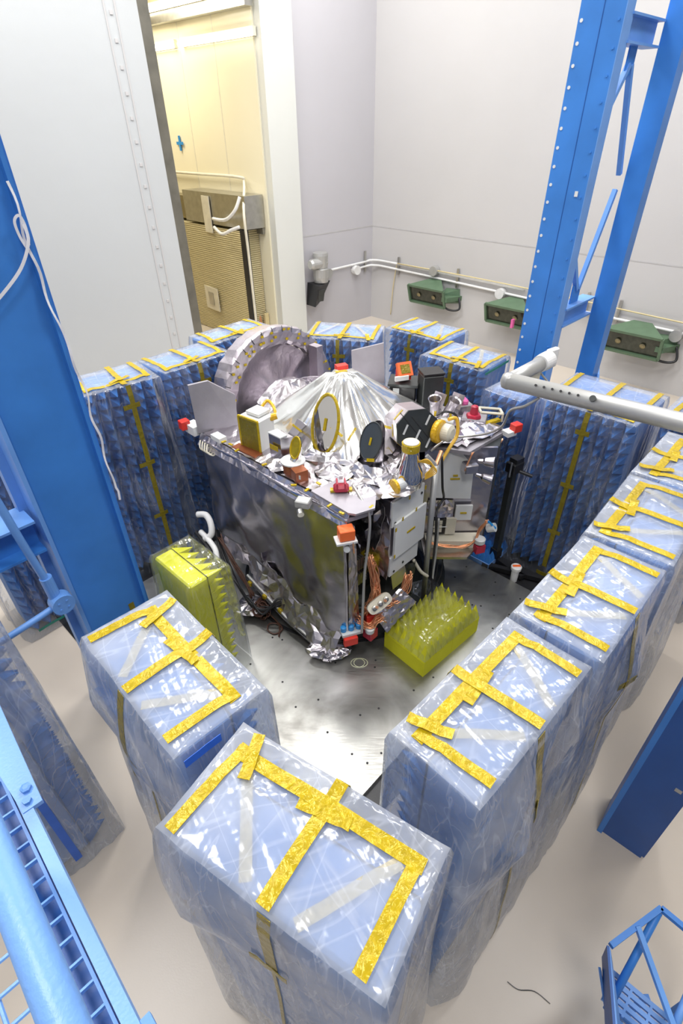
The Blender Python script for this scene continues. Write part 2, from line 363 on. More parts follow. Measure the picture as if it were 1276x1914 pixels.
# adjoining room fittings
t = emit('tube_light', (1, .93, .74), 9)
for k, (s0, z, off) in enumerate(((-.1, 5.83, .10), (2.6, 5.83, .10), (1.1, 6.42, .3))):
    r0 = root('tube_lamp', along(s0, off, z)); 
    MB().cyl(along(s0, off, z), along(s0 + 2.45, off, z), .05, n=12).build('tube', t, r0)
    MB().bar(along(s0, off - .07, z + .03), along(s0 + 2.45, off - .07, z + .03), .08, .14).build('housing', M['cream'], r0)
    tag(r0, ('long warm fluorescent tube low on the cream wall nearest the door jamb', 'long warm fluorescent tube further along the cream wall beyond the doorway', 'bright warm tube light at the very top of the doorway opening')[k], 'lamp', 'tube lights in the yellow room')
def on_aw(s, z, off=.0): return along(s, off, z)
r0 = root('tall_ribbed_cabinet', along(2.0, .3, 0))
MB().prism([along(.36, .02), along(4.2, .02), along(4.2, .5), along(.36, .5)], .02, 2.5).build('ribbed_front', M['louvre'], r0)
MB().prism([along(.18, .42), along(.34, .42), along(.34, .53), along(.18, .53)], .02, 2.54).build('side_post', M['blk'], r0)
MB().plate(along(1.85, .52, .82), -dB, (0, 0, 1), .62, .55, .03).build('white_notice', M['cream'], r0)
MB().plate(along(1.85, .545, .82), -dB, (0, 0, 1), .22, .3, .02).build('notice_mark', M['steel'], r0)
tag(r0, 'tall gold ribbed panel unit with a white plate seen through the doorway', 'cabinet')
r0 = root('wall_duct', along(2.8, .3, 2.2))
MB().prism([along(.1, .02), along(2.5, .02), along(2.5, .5), along(.1, .5)], 2.56, 3.2).build('duct_body', M['steel'], r0)
MB().prism([along(2.52, .02), along(5, .02), along(5, .35), along(2.52, .35)], 2.56, 3.05).build('duct_end', M['copperb'], r0)
MB().plate(along(1.55, .52, 2.75), -dB, (0, 0, 1), .32, .75, .02).build('cover_patch', M['cream'], r0)
tag(r0, 'dull metal duct box mounted above the ribbed panel in the yellow room', 'duct')
def pipe(name, pts, r, m, label, cat='pipe', parent=None, n=8, sm=True, smooth_path=True):
    b = MB(); b.tube(catmull(pts) if smooth_path else pts, r, n); o = b.build(name, m, parent, smooth=sm)
    if parent is None and label: tag(o, label, cat)
    return o
pipe('conduit_pipe', [along(6, .1, 3.5), along(2.5, .1, 3.5), along(.8, .1, 3.5), along(.6, .1, 3.4), along(.02, .6, 2.9), along(.0, .6, 2.0), along(-.02, .6, .1)], .03, M['cream'], 'cream conduit running along the yellow wall and turning down beside the dark post')
pipe('hose', [along(.1, .6, 3.2), along(.18, .7, 2.95), along(.5, .75, 2.75), along(1.05, .7, 2.72)], .035, M['wht'], 'upper white flexible hose hanging below the duct box in the yellow room', 'hose')
pipe('hose', [along(.2, .62, 2.62), along(.4, .7, 2.55), along(.7, .75, 2.45), along(1.05, .7, 2.55)], .035, M['wht'], 'lower white flexible hose curling over the top of the ribbed panel', 'hose')
tag(MB().plate(along(.42, .03, 2.56), -dB, (0, 0, 1), .6, .28, .05).build('wall_bumper', M['edge']), 'brown horizontal rubbing board on the cream wall beside the door jamb', 'board')
r0 = root('wall_valve', along(.45, .1, .3))
MB().box(along(.9, .12, .35), (.18, .2, .3), rz=radians(45)).build('valve_box', M['steel'], r0)
MB().tube(catmull([along(.8, .2, .25), along(.55, .25, .4), along(.4, .2, .6), along(.35, .2, .3)]), .035, 8).build('copper_pipe', M['copper'], r0)
MB().box(along(.28, .08, .35), (.12, .06, .6), rz=radians(45)).build('handle_plate', M['gold'], r0)
tag(r0, 'small grey valve box with copper pipe low on the cream wall by the jamb', 'valve')
# blue cross marker
x0 = along(3.05, .03, 4.09)
cm = MB(); cm.plate(x0, -dB, (0, 0, 1), .30, .06, .02); cm.plate(x0, -dB, (0, 0, 1), .06, .30, .022)
tag(cm.build('cross_marker', M['lblue']), 'blue plus shaped marker stuck on the cream wall beside the dark door edge', 'marker')

# ------------------------------------------------------------------ main wall conduits and lights
nA_in = Vector((-dA.y, dA.x, 0)); nB_in = Vector((dB.y, -dB.x, 0))
def onA(s, z, off=0.0): return CR - dA * s + nA_in * off + UP * z
def onB(s, z, off=0.0): return CR - dB * s + nB_in * off + UP * z
pipe('conduit_pipe', [onB(1.5, 1.45, .06), onB(.4, 1.47, .06), onA(.15, 1.5, .12), onA(.9, 1.5, .06), onA(4.5, 1.44, .06)], .028, M['wht'], 'upper white conduit rounding the room corner from the silver fitting to the first green lamps')
pipe('conduit_pipe', [onB(.6, 1.34, .06), onB(.3, 1.36, .06), onA(.2, 1.38, .12), onA(.9, 1.37, .06), onA(4.5, 1.28, .06), onA(5.3, 1.25, .06), onA(8.5, 1.18, .06), onA(14, 1.12, .06)], .028, M['wht'], 'lower white conduit rounding the room corner and running on behind the blue tower')
pipe('wall_wire', [onA(.95, 1.52, .1), onA(4.0, 1.5, .1), onA(8, 1.38, .1), onA(13, 1.3, .1)], .014, M['gold'], 'thin yellow wire strung along the white wall above the conduit', 'wire')
pipe('wall_wire', [onA(.9, 1.5, .06), onA(.8, .9, .05), onA(.75, .2, .05)], .012, M['gold'], 'thin pale wire hanging straight down the wall near the room corner', 'wire')
for k, (s, z) in enumerate(((.95, 1.45), (2.75, 1.42), (4.75, 1.38), (5.9, 1.4), (6.55, 1.36))):
    b = MB().plate(onA(s, z, .05), nA_in, (0, 0, 1), .05, .42, .04).build('conduit_strut', M['steel'])
    tag(b, 'steel conduit strut on the white wall, %s' % ('nearest the room corner', 'just right of the leftmost green lamp', 'hidden beside the blue tower edge', 'between the blue tower and the far blue post', 'just left of the rightmost green lamp')[k], 'bracket', 'conduit struts on the right wall')
b = MB().plate(onB(.3, 1.48, .05), nB_in, (0, 0, 1), .05, .5, .04).build('conduit_strut', M['steel']); tag(b, 'short steel conduit strut left of the room corner on the purple grey wall', 'bracket')
for k, (p, m) in enumerate(((onB(1.62, 1.4, .08), 'alu'), (onB(.66, 1.33, .08), 'wht'), (onA(2.1, 1.5, .08), 'alu'), (onA(3.95, 1.28, .08), 'wht'), (onA(5.35, 1.27, .08), 'alu'), (onA(7.7, 1.14, .08), 'alu'))):
    n = nB_in if k < 2 else nA_in
    b = MB().cyl(p - n * .07, p + n * .08, .11, n=16).build('junction_box', M[m]); tag(b, 'round conduit box on the wall, %s' % ('right of the silver camera fitting', 'the white one just left of the room corner', 'on top of the leftmost green lamp', 'the white one left of the blue tower', 'the grey one right of the blue tower', 'the grey one at the right frame edge')[k], 'box', 'round conduit boxes')
def floodlight(s, z, label, s2=1.0, reach=.42, lit=False):
    r0 = root('floodlight', onA(s, z, .3))
    n = nA_in; xd = -dA
    tilt = (n * .95 - UP * .30).normalized(); up = xd.cross(tilt); up = up if up.z > 0 else -up
    front = onA(s, z, reach); back = front - tilt * .42 * s2 + up * .06
    w, h, w2, h2 = .52 * s2, .21 * s2, .16 * s2, .12 * s2
    def ring(c, w, h): return [c + xd * (i * w) + up * (j * h) for i, j in ((-1, -1), (1, -1), (1, 1), (-1, 1))]
    vs = ring(front, w, h) + ring(back + up * .02, w2, h2)
    fs = [(4, 5, 6, 7)] + [(i, (i + 1) % 4, 4 + (i + 1) % 4, 4 + i) for i in range(4)]
    MB().add(vs, fs).build('lamp_body', M['green'], r0, solid=.015)
    fr = MB()
    for i in range(4):
        c = ring(front, w, h); fr.bar(c[i], c[(i + 1) % 4], .05, .05, up=tilt)
    fr.build('front_frame', M['green'], r0)
    MB().plate(front - tilt * .03, tilt, up, 2 * w - .04, 2 * h - .04, .01).build('lamp_glass', M['lens'], r0)
    bb = MB()
    for i in (-.45, .4): bb.lathe(front + xd * (i * w) - tilt * .015, tilt, [(.03, 0), (.05, .01), (.055, .02), (.03, .035)], 12)
    bb.build('bulb', M['copperb'], r0)
    br = MB().prism([onA(s + .35, z, 0), onA(s + .75, z, 0), onA(s + .6, z, .42), onA(s + .45, z, .42)], z - .05, z + .05)
    br.add([onA(s + .3, z - .2, .02), onA(s + .72, z - .12, .02), onA(s + .68, z + .2, .02), onA(s + .3, z + .17, .02), onA(s + .2, z, .3), onA(s + .3, z + .05, .3)], [(0, 1, 2, 3), (0, 3, 5, 4), (3, 2, 5), (0, 4, 1), (1, 4, 5, 2)])
    br.build('wall_bracket', M['green'], r0)
    MB().tube(catmull([onA(s + .3, z - .08, .3), onA(s + .55, z - .25, .25), onA(s + .8, z - .22, .15), onA(s + .72, z + .02, .08)]), .025, 8).build('supply_cable', M['cable'], r0, smooth=True)
    tag(r0, label, 'lamp', 'green floodlights on the right wall'); return r0
floodlight(2.15, .98, 'green floodlight on the white wall nearest the room corner')
fl2 = floodlight(4.35, .92, 'green floodlight half hidden by the blue tower, with a pink tag')
MB().box(onA(4.62, .86, .6), (.08, .05, .18), rz=radians(45)).build('pink_tag', M['pink'], fl2)
floodlight(7.05, .92, 'large green twin floodlight on the white wall at the right', 1.05)
# silver camera fitting + dark lamp on wall B
r0 = root('silver_fitting', onB(2.0, 1.5, .2))
MB().lathe(onB(1.98, 1.28, .25), UP, [(.17, 0), (.19, .12), (.19, .3), (.16, .32), (.17, .34), (.19, .6), (.18, .66), (.08, .68)], 20).build('upright_body', M['alu'], r0, smooth=False)
MB().lathe(onB(1.85, 1.72, .3), -dB, [(.09, 0), (.12, .04), (.12, .45), (.09, .5)], 16).build('side_barrel', M['alu'], r0)
tag(r0, 'silver pipe shaped fitting on the wall above the black lamp', 'fitting')
r0 = root('black_lamp', onB(2.25, 1.0, .2))
c0 = onB(2.15, 1.28, .2)
bl = MB().add([c0 - dB * .1 + nB_in * .3 - UP * .03, c0 + dB * .42 + nB_in * .1, c0 - dB * .1 - nB_in * .15, c0 - dB * .2 + nB_in * .25 - UP * .5, c0 + dB * .12 + nB_in * .1 - UP * .42, c0 - dB * .2 - nB_in * .1 - UP * .5],
              [(0, 1, 2), (3, 5, 4), (0, 3, 4, 1), (1, 4, 5, 2), (2, 5, 3, 0)])
bl.build('lamp_shell', M['blk'], r0); MB().plate(c0 - dB * .02 + nB_in * .24 - UP * .26, (nB_in * 1 - UP * .3 - dB * .2), UP, .2, .3, .02).build('lamp_glass', M['dgrey'], r0)
tag(r0, 'small black wedge shaped lamp on the wall beside the white door jamb', 'lamp')

# ------------------------------------------------------------------ floor plate
T0 = Vector((.19, 2.21, 0)); 
dk = MB().prism([T0 - E1 * .95 - E2 * .16, T0 + E1 * 3.75 - E2 * .30, T0 + E1 * 3.75 + E2 * 4.2, T0 - E1 * .95 + E2 * 4.2], .002, .01)
struct(dk.build('trim_4', M['blk']))
pl = MB().prism([T0 - E1 * .78, T0 + E1 * 3.0, T0 + E1 * 3.0 + E2 * 3.6, T0 - E1 * .78 + E2 * 3.6], .011, .05)
plate = pl.build('metal_platform', M['plate']); tag(plate, 'flat grey aluminium platform with bolt holes under the foil wrapped spacecraft', 'platform')
hol = MB()
for (a, b) in ((.45, .5), (.62, .42), (.3, .9), (.2, 1.3), (1.0, .3), (1.25, .25), (1.9, .35), (1.97, .42), (2.05, .3), (2.35, .5), (2.4, .42), (2.6, .9), (2.65, .4), (.7, 1.2), (.78, 1.15), (.72, 1.08), (.85, 1.22),
               (.5, 1.8), (.55, 1.7), (.3, 2.2), (.36, 2.3), (1.55, .6), (1.6, .55), (1.65, .65), (1.5, .5), (.15, .15), (.3, .12), (.12, .3), (.95, .75), (1.02, .8), (.9, .85), (2.2, .15), (2.5, .12), (2.8, .15), (1.75, .1), (1.4, .1), (.12, .6), (.1, 1.0), (.12, 1.7), (2.85, .5), (2.85, .9), (2.2, .75), (2.3, .8), (2.1, .82)):
    p = T0 + E1 * a + E2 * b; hol.cyl(p + UP * .0495, p + UP * .0515, .011, n=8)
hol.build('bolt_holes', M['dark'], plate)
rg = MB(); rg.lathe((.03, 4.95, .0505), UP, [(1.18, 0), (1.20, .001), (1.22, 0)], 96, cap=False); rg.build('ring_joint', M['dark'], plate)

# ------------------------------------------------------------------ absorber blocks
def tape_on(poly, nrm, w, m, parent, name='tape_strip'):
    return MB().ribbon(poly, nrm, w, .0025).build(name, m, parent)
def block(name, p0, p1, out_sign, h, d, label, group, seed, near=False, fsides=(), ears=(), pitch=.118, tapes=True, core='core', pyr='pyr', filmkey='film', plen=.17, down=4, flare=.10, endr=True, diag=True, outer=False, z0=0.0):
    """p0,p1 top inner edge ends on the ground plane; the block extends away from the inside"""
    p0 = Vector((*p0, 0)); p1 = Vector((*p1, 0)); ux = (p1 - p0).normalized(); w = (p1 - p0).length
    vy = Vector((-ux.y, ux.x, 0)) * out_sign
    mid = (p0 + p1) / 2
    r0 = root(name, mid + vy * d / 2 + UP * z0)
    rr = random.Random(seed)
    def P(u, v, z): return mid + ux * u + vy * v + UP * (z + z0)
    g = .025
    wi, hi = w - 2 * g, h - .03
    # foam body with a narrower back plinth
    v0 = g + plen
    rz = math.atan2(ux.y, ux.x)
    MB().box(P(0, (v0 + d - g) / 2, hi / 2 + .01), (wi, d - g - v0, hi - .02), rz=rz, bev=.015).build('foam_body', M[core], r0)
    # pyramids
    nu = max(3, round(wi / pitch)); nzv = round(hi / pitch); su, sz = wi / nu, (hi - .02) / nzv
    b = MB()
    for i in range(nu):
        for j in range(nzv):
            ua, za = -wi / 2 + i * su, .02 + j * sz
            c = [(ua, za), (ua + su, za), (ua + su, za + sz), (ua, za + sz)]
            o = len(b.v); vv = v0 - .001
            b.v += [tuple(P(u, vv, z)) for u, z in c] + [tuple(P(ua + su / 2 + rr.uniform(-.008, .008), g + rr.uniform(0, .01), za + sz / 2 + rr.uniform(-.02, .004)))]
            b.f += [(o + k, o + (k + 1) % 4, o + 4) for k in range(4)]
    b.build('pyramid_face', M[pyr], r0)
    # draped bag surface --------------------------------------------------
    def fold(u, v, z, n):
        """offset of the film from the rectangle"""
        t = 1 - z / h                      # 0 at the top
        s = u * n[1] * 1.0 + v * n[0]
        if n == (0, -1): fl, am = .012 + flare * .25 * smoothstep(.1, 1, t), .010
        elif n == (0, 1): fl, am = .02 + flare * (.5 + .9 * (seed % 3) / 2) * smoothstep(.05, .9, t), .016
        else: fl, am = .012 + flare * .7 * smoothstep(.05, .9, t), .014
        k = (u * 3.1 + v * 3.7)
        f = nz(k * 1.6 + seed, z * .55, seed * 1.7) * .6 + nz(k * 5 + seed, z * 1.0 + k, 3.3 * seed) * .4
        f2 = abs(nz(k * 9 + seed * 2, z * 1.6, 9.1))
        return fl + am * (.25 + 1.6 * min(1, t * 1.8)) * f * 1.4 + am * 1.1 * f2 * min(1, t * 3)
    def earf(u, v, z, n):
        e = 0.0
        for (eu, ev, ez, ea, er) in ears:
            q = sqrt((u - eu) ** 2 + (v - ev) ** 2 + ((z - ez) * .75) ** 2)
            e += ea * max(0, 1 - q / er)
        return e
    per = []
    c4 = [(-w / 2, 0), (w / 2, 0), (w / 2, d), (-w / 2, d)]; nn = [(0, -1), (1, 0), (0, 1), (-1, 0)]
    ks = [max(10, int(w / .035)), max(7, int(d / .035))]
    for q in range(4):
        a_, b_ = c4[q], c4[(q + 1) % 4]; k = ks[q % 2]
        for i in range(k): 
            t = i / k; per.append((a_[0] + (b_[0] - a_[0]) * t, a_[1] + (b_[1] - a_[1]) * t, nn[q], q, t))
    def spt(i, z):
        u, v, n, q, t = per[i]
        # blend normals near the corners so the bag rounds off
        wgt = 0; n2 = n
        if t < .12: n2 = nn[(q - 1) % 4]; wgt = .5 * (1 - t / .12)
        elif t > .88: n2 = nn[(q + 1) % 4]; wgt = .5 * (1 - (1 - t) / .12)
        f = fold(u, v, z, n) * (1 - wgt) + fold(u, v, z, n2) * wgt + earf(u, v, z, n)
        nx, ny = n[0] * (1 - wgt) + n2[0] * wgt, n[1] * (1 - wgt) + n2[1] * wgt
        l = sqrt(nx * nx + ny * ny)
        rnd = .02 * smoothstep(h - .05, h, z)
        return P(u + nx / l * (f - rnd), v + ny / l * (f - rnd), z)
    nzl = 34 if near else 22
    zs = [h - .004] + [h - .02 - (h - .03) * (k / nzl) ** 1.15 for k in range(nzl + 1)]
    b = MB(); n = len(per)
    for z in zs: b.v += [tuple(spt(i, z)) for i in range(n)]
    for j in range(len(zs) - 1):
        for i in range(n): b.f.append((j * n + i, (j + 1) * n + i, (j + 1) * n + (i + 1) % n, j * n + (i + 1) % n))
    # top cap
    nu_, nv_ = ks[0], ks[1]; base = len(b.v)
    def topz(u, v): 
        sag = -.014 * smoothstep(.0, .05, v) * (1 - smoothstep(plen - .02, plen + .05, v)) * (0.4 + abs(sin((u + wi / 2) / su * pi)))
        return h + .002 + sag + .006 * nz(u * 8 + seed, v * 8, seed) + .004 * abs(nz(u * 20, v * 20, seed * 2.))
    idx = {}
    for j in range(nv_ + 1):
        for i in range(nu_ + 1):
            if j == 0: k = i if i < nu_ else nu_
            elif i == nu_: k = nu_ + j
            elif j == nv_: k = nu_ + nv_ + (nu_ - i)
            elif i == 0: k = 2 * nu_ + nv_ + (nv_ - j)
            else:
                u, v = -w / 2 + w * i / nu_, d * j / nv_
                idx[i, j] = len(b.v); b.v.append(tuple(P(u, v, topz(u, v)))); continue
            idx[i, j] = k % n
    for j in range(nv_):
        for i in range(nu_): b.f.append((idx[i, j], idx[i + 1, j], idx[i + 1, j + 1], idx[i, j + 1]))
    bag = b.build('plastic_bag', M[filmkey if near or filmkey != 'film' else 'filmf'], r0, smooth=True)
    # tapes ---------------------------------------------------------------
    if tapes:
        tw = .052
        yt = M['ytape']
        def top_strip(a, c, wd=tw, m=yt, k=8, dz=.006):
            pts = [P(a[0] + (c[0] - a[0]) * i / k, a[1] + (c[1] - a[1]) * i / k, topz(a[0] + (c[0] - a[0]) * i / k, a[1] + (c[1] - a[1]) * i / k) + dz + .002 * (i % 2)) for i in range(k + 1)]
            tape_on(pts, UP, wd, m, bag)
        vi = .13 + rr.uniform(-.02, .02); ue = w / 2 - .09
        top_strip((-ue - .03, vi), (ue + .03, vi + rr.uniform(-.02, .02)), tw * 1.15)
        e1_, e2_ = rr.uniform(-.03, .03), rr.uniform(-.03, .03)
        top_strip((-ue, vi - .03), (-ue + e1_, d - .02), dz=.009); top_strip((ue, vi - .03), (ue + e2_, d - .02), dz=.009)
        cu = rr.uniform(-.04, .04)
        top_strip((cu, .01), (cu + rr.uniform(-.03, .03), d - .01), tw * 1.1, dz=.012)
        top_strip((cu - .11, vi + .02), (cu + .11, vi + .05), tw, dz=.016)
        if diag:
            top_strip((-ue + .05, vi + .03), (-ue * .35, d - .03), tw * .9, M['ptape'], dz=-.006)
            top_strip((ue - .05, vi + .03), (ue * .2, d - .04), tw * .9, M['ptape'], dz=-.006)
            top_strip((ue - .02, .02), (ue + .03 - .12, vi + .10), tw, dz=.014)
        # over the inner face
        def face_strip(u, za, zb, side, m, wd=tw, name='tape_strip'):
            best = min((i for i in range(n) if per[i][2] == side), key=lambda i: abs(per[i][0] - u))
            nrm = vy * side[1]
            k = max(4, int(abs(za - zb) / .1)); pts = [spt(best, za + (zb - za) * i / k) + nrm * .004 for i in range(k + 1)]
            tape_on(pts, nrm, wd, m, bag, name)
        def face_cross(u, z, side, m, L_=.10):
            ii = [i for i in range(n) if per[i][2] == side and abs(per[i][0] - u) < L_]
            nrm = vy * side[1]
            if len(ii) > 1: tape_on([spt(i, z + .03 * (per[i][0] - u)) + nrm * .007 for i in ii], nrm, tw, m, bag)
        if down:
            face_strip(cu, h - .005, h * .08 if down > 1 else h - .5, (0, -1), M['dtape'])
            for k in range(down): face_cross(cu, h - .22 - k * (h * .29), (0, -1), M['dtape'])
        if outer:
            face_strip(cu, h - .005, h - .55, (0, 1), M['dtape'], tw * 1.1)
            face_cross(cu, h - .5, (0, 1), M['dtape'])
            face_strip(cu, h - .55, .12, (0, 1), M['dtape'], .02)
    tag(r0, label, 'absorber block', group)
    return r0, bag, P, spt, per

def scale2(p, k): return (p[0] * k, p[1] * k)
G1 = 'bagged blue foam absorber blocks'
HB = 2.36
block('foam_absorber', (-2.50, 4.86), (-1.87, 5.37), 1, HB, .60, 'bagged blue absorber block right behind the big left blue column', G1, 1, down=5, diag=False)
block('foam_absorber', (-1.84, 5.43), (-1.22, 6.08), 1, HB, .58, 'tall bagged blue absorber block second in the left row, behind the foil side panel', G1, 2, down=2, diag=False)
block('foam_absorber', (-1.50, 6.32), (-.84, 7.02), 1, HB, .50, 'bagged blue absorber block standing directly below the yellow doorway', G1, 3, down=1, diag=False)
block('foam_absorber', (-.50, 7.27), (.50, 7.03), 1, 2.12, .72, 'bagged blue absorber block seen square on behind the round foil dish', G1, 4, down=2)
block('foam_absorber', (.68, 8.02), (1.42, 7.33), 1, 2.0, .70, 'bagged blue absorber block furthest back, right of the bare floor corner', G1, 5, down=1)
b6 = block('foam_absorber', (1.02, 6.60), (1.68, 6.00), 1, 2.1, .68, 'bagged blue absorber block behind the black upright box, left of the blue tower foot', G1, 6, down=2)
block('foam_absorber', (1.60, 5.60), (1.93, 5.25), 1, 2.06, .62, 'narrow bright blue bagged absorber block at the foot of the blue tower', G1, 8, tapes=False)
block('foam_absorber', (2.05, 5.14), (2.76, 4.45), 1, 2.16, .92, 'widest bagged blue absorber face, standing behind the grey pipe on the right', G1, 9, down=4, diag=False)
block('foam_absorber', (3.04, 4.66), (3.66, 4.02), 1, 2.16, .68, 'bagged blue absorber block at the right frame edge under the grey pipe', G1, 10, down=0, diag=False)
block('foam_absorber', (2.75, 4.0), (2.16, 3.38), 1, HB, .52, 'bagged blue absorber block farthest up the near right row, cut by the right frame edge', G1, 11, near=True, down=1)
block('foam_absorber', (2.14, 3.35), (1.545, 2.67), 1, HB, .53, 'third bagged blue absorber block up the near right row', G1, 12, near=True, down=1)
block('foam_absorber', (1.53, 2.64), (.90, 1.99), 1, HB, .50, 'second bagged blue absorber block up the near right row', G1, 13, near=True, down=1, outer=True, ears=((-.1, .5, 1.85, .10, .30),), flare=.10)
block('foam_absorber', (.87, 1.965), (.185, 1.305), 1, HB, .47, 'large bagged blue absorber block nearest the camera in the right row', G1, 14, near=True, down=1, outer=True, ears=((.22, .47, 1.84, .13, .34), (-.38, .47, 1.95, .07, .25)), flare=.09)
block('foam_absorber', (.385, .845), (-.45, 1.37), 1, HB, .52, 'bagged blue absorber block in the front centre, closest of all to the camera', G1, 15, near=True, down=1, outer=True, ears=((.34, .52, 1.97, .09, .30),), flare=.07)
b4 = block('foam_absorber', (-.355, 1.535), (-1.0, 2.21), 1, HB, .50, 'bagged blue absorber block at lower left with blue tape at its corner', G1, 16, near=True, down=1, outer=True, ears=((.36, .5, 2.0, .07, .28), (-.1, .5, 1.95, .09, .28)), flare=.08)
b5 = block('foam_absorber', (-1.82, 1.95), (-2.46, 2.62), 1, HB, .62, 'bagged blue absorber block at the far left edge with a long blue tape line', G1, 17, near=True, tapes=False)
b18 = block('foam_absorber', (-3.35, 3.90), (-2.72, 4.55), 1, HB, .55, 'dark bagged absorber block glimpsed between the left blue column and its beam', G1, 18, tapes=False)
# extra tapes on named blocks
P5, s5, per5, bag5 = b5[2], b5[3], b5[4], b5[1]
iB = min((i for i in range(len(per5)) if per5[i][2] == (-1, 0)), key=lambda i: abs(per5[i][1] - .30))
tape_on([s5(iB, 2.3 - 2.15 * k / 20) - E2 * .006 for k in range(21)], -E2, .05, M['btape'], bag5, 'blue_tape')

def side_tape(bk, side, lo, hi, z, m, wd, name):
    _, bg, P_, s_, per_ = bk
    ii = [i for i in range(len(per_)) if per_[i][2] == side and lo <= per_[i][1 if side[0] else 0] <= hi]
    ii.sort(key=lambda i: per_[i][1 if side[0] else 0])
    n_ = ((P_(side[0], side[1], 0) - P_(0, 0, 0))).normalized()
    tape_on([s_(i, z) + n_ * .008 for i in ii], n_, wd, m, bg, name)
side_tape(b4, (-1, 0), .28, .48, 2.31, M['btape'], .05, 'blue_tape')
side_tape(b6, (1, 0), .03, .64, 2.06, M['gtape'], .03, 'green_tape')
side_tape(b18, (0, -1), -.4, .45, .12, M['gtape'], .03, 'green_tape')

# yellow blocks --------------------------------------------------------
yr = block('yellow_foam_absorber', (-1.0, 3.55), (-1.45, 3.985), 1, 1.30, .42, 'tall bagged yellow pyramid foam block between the left blue column and the spacecraft', None, 21, near=True, tapes=False, core='yfoam', pyr='yfoam', filmkey='film2', plen=.19, pitch=.11, z0=.051)
def ypad():
    r0 = root('yellow_foam_pad', (.9, 3.95, .05))
    a = Vector((.42, 3.684, 0)); b = Vector((.775, 3.284, 0)); dx = (b - a).normalized(); L1 = (b - a).length
    dy = Vector((-dx.y, dx.x, 0)); L2 = .88
    def P(u, v, z): return a + dx * u + dy * v + UP * z
    mbx = MB(); mbx.box(P(L1 / 2, L2 / 4, .15), (L1 - .004, L2 / 2 - .004, .2), rz=math.atan2(dx.y, dx.x)); mbx.box(P(L1 / 2, L2 * .75, .15), (L1 - .004, L2 / 2 - .004, .2), rz=math.atan2(dx.y, dx.x))
    mbx.build('foam_base', M['yfoam'], r0)
    q = MB(); nu, nv = 6, 10; su, sv = L1 / nu, L2 / nv
    for i in range(nu):
        for j in range(nv):
            o = len(q.v); q.v += [tuple(P((i + s) * su, (j + t) * sv, .249)) for s, t in ((0, 0), (1, 0), (1, 1), (0, 1))] + [tuple(P((i + .5) * su, (j + .5) * sv, .25 + .2))]
            q.f += [(o + k, o + (k + 1) % 4, o + 4) for k in range(4)]
    q.build('pyramid_face', M['yfoam'], r0)
    f = MB()
    def tp(u, v): x, y = u * (L1 + .02) - .01, v * (L2 + .02) - .01; return P(x, y, .455 + .012 * nz(u * 7, v * 9, 2) - .16 * (max(0, .12 - min(u, 1 - u, v, 1 - v)) / .12))
    f.grid(tp, 14, 24); f.build('plastic_bag', M['film2'], r0, smooth=True)
    tag(r0, 'low yellow pyramid foam pad lying on the metal platform', 'absorber pad')
ypad()
def bluepad():
    r0 = root('blue_foam_pad', (1.75, 5.15, .0)); q = MB()
    o0 = Vector((1.42, 5.36, 0)); dx = -E2; dy = E1
    MB().box(o0 + dx * .30 + dy * .12 + UP * .06, (.62, .46, .08), rz=math.atan2(dx.y, dx.x)).build('foam_base', M['core'], r0)
    for i in range(8):
        for j in range(6):
            p = o0 + dx * (i * .076) + dy * (j * .076 - .1); o = len(q.v); s = .076
            q.v += [tuple(p + dx * (a * s) + dy * (b * s) + UP * .1) for a, b in ((0, 0), (1, 0), (1, 1), (0, 1))] + [tuple(p + dx * s / 2 + dy * s / 2 + UP * .22)]
            q.f += [(o + k, o + (k + 1) % 4, o + 4) for k in range(4)]
    q.build('pyramid_face', M['pyr'], r0); tag(r0, 'low dark blue spiky foam pad on the floor by the black camera stand', 'absorber pad')
bluepad()

# ------------------------------------------------------------------ spacecraft
SC = root('spacecraft', (.03, 5.0, .05)); tag(SC, 'box shaped spacecraft wrapped in silver thermal foil standing on the metal platform', 'spacecraft')
ZD = 1.84
def crumple(fn, nu, nv, amp, jit=.3, seed=0, freq=6):
    """sheet: fn(u,v)->(point, normal); random creases"""
    rr = random.Random(seed + 99); b = MB()
    pts = {}
    for j in range(nv + 1):
        for i in range(nu + 1):
            u = i / nu + (rr.uniform(-jit, jit) / nu if 0 < i < nu else 0); v = j / nv + (rr.uniform(-jit, jit) / nv if 0 < j < nv else 0)
            p, n = fn(u, v); a = amp * (nz(p.x * freq, p.y * freq, p.z * freq + seed) * 1.3 + rr.uniform(-.45, .45) + .5 * abs(nz(p.x * freq * 2.5, p.y * freq * 2.5, p.z * freq * 2.5)))
            b.v.append(tuple(p + n * a))
    w = nu + 1
    for j in range(nv):
        for i in range(nu):
            a_, b_, c_, d_ = j * w + i, j * w + i + 1, (j + 1) * w + i + 1, (j + 1) * w + i
            if rr.random() < .5: b.f += [(a_, b_, c_), (a_, c_, d_)]
            else: b.f += [(a_, b_, d_), (b_, c_, d_)]
    return b
def quadfn(p00, p10, p11, p01):
    p00, p10, p11, p01 = map(Vector, (p00, p10, p11, p01)); n = (p10 - p00).cross(p01 - p00).normalized()
    return lambda u, v: (p00 * (1 - u) * (1 - v) + p10 * u * (1 - v) + p11 * u * v + p01 * (1 - u) * v, n)

# support under the vehicle
st = root('spacecraft_stand', (.1, 4.95, .05)); tag(st, 'low dark round turntable holding the spacecraft above the platform', 'stand')
MB().lathe((.12, 4.9, .05), UP, [(1.12, 0), (1.12, .05), (.9, .06), (.85, .1), (.7, .12), (.7, .42)], 48).build('turntable_disc', M['dgrey'], st)
MB().lathe((.12, 4.9, .17), UP, [(.76, 0), (.76, .03)], 48).build('clamp_ring', M['steel'], st)

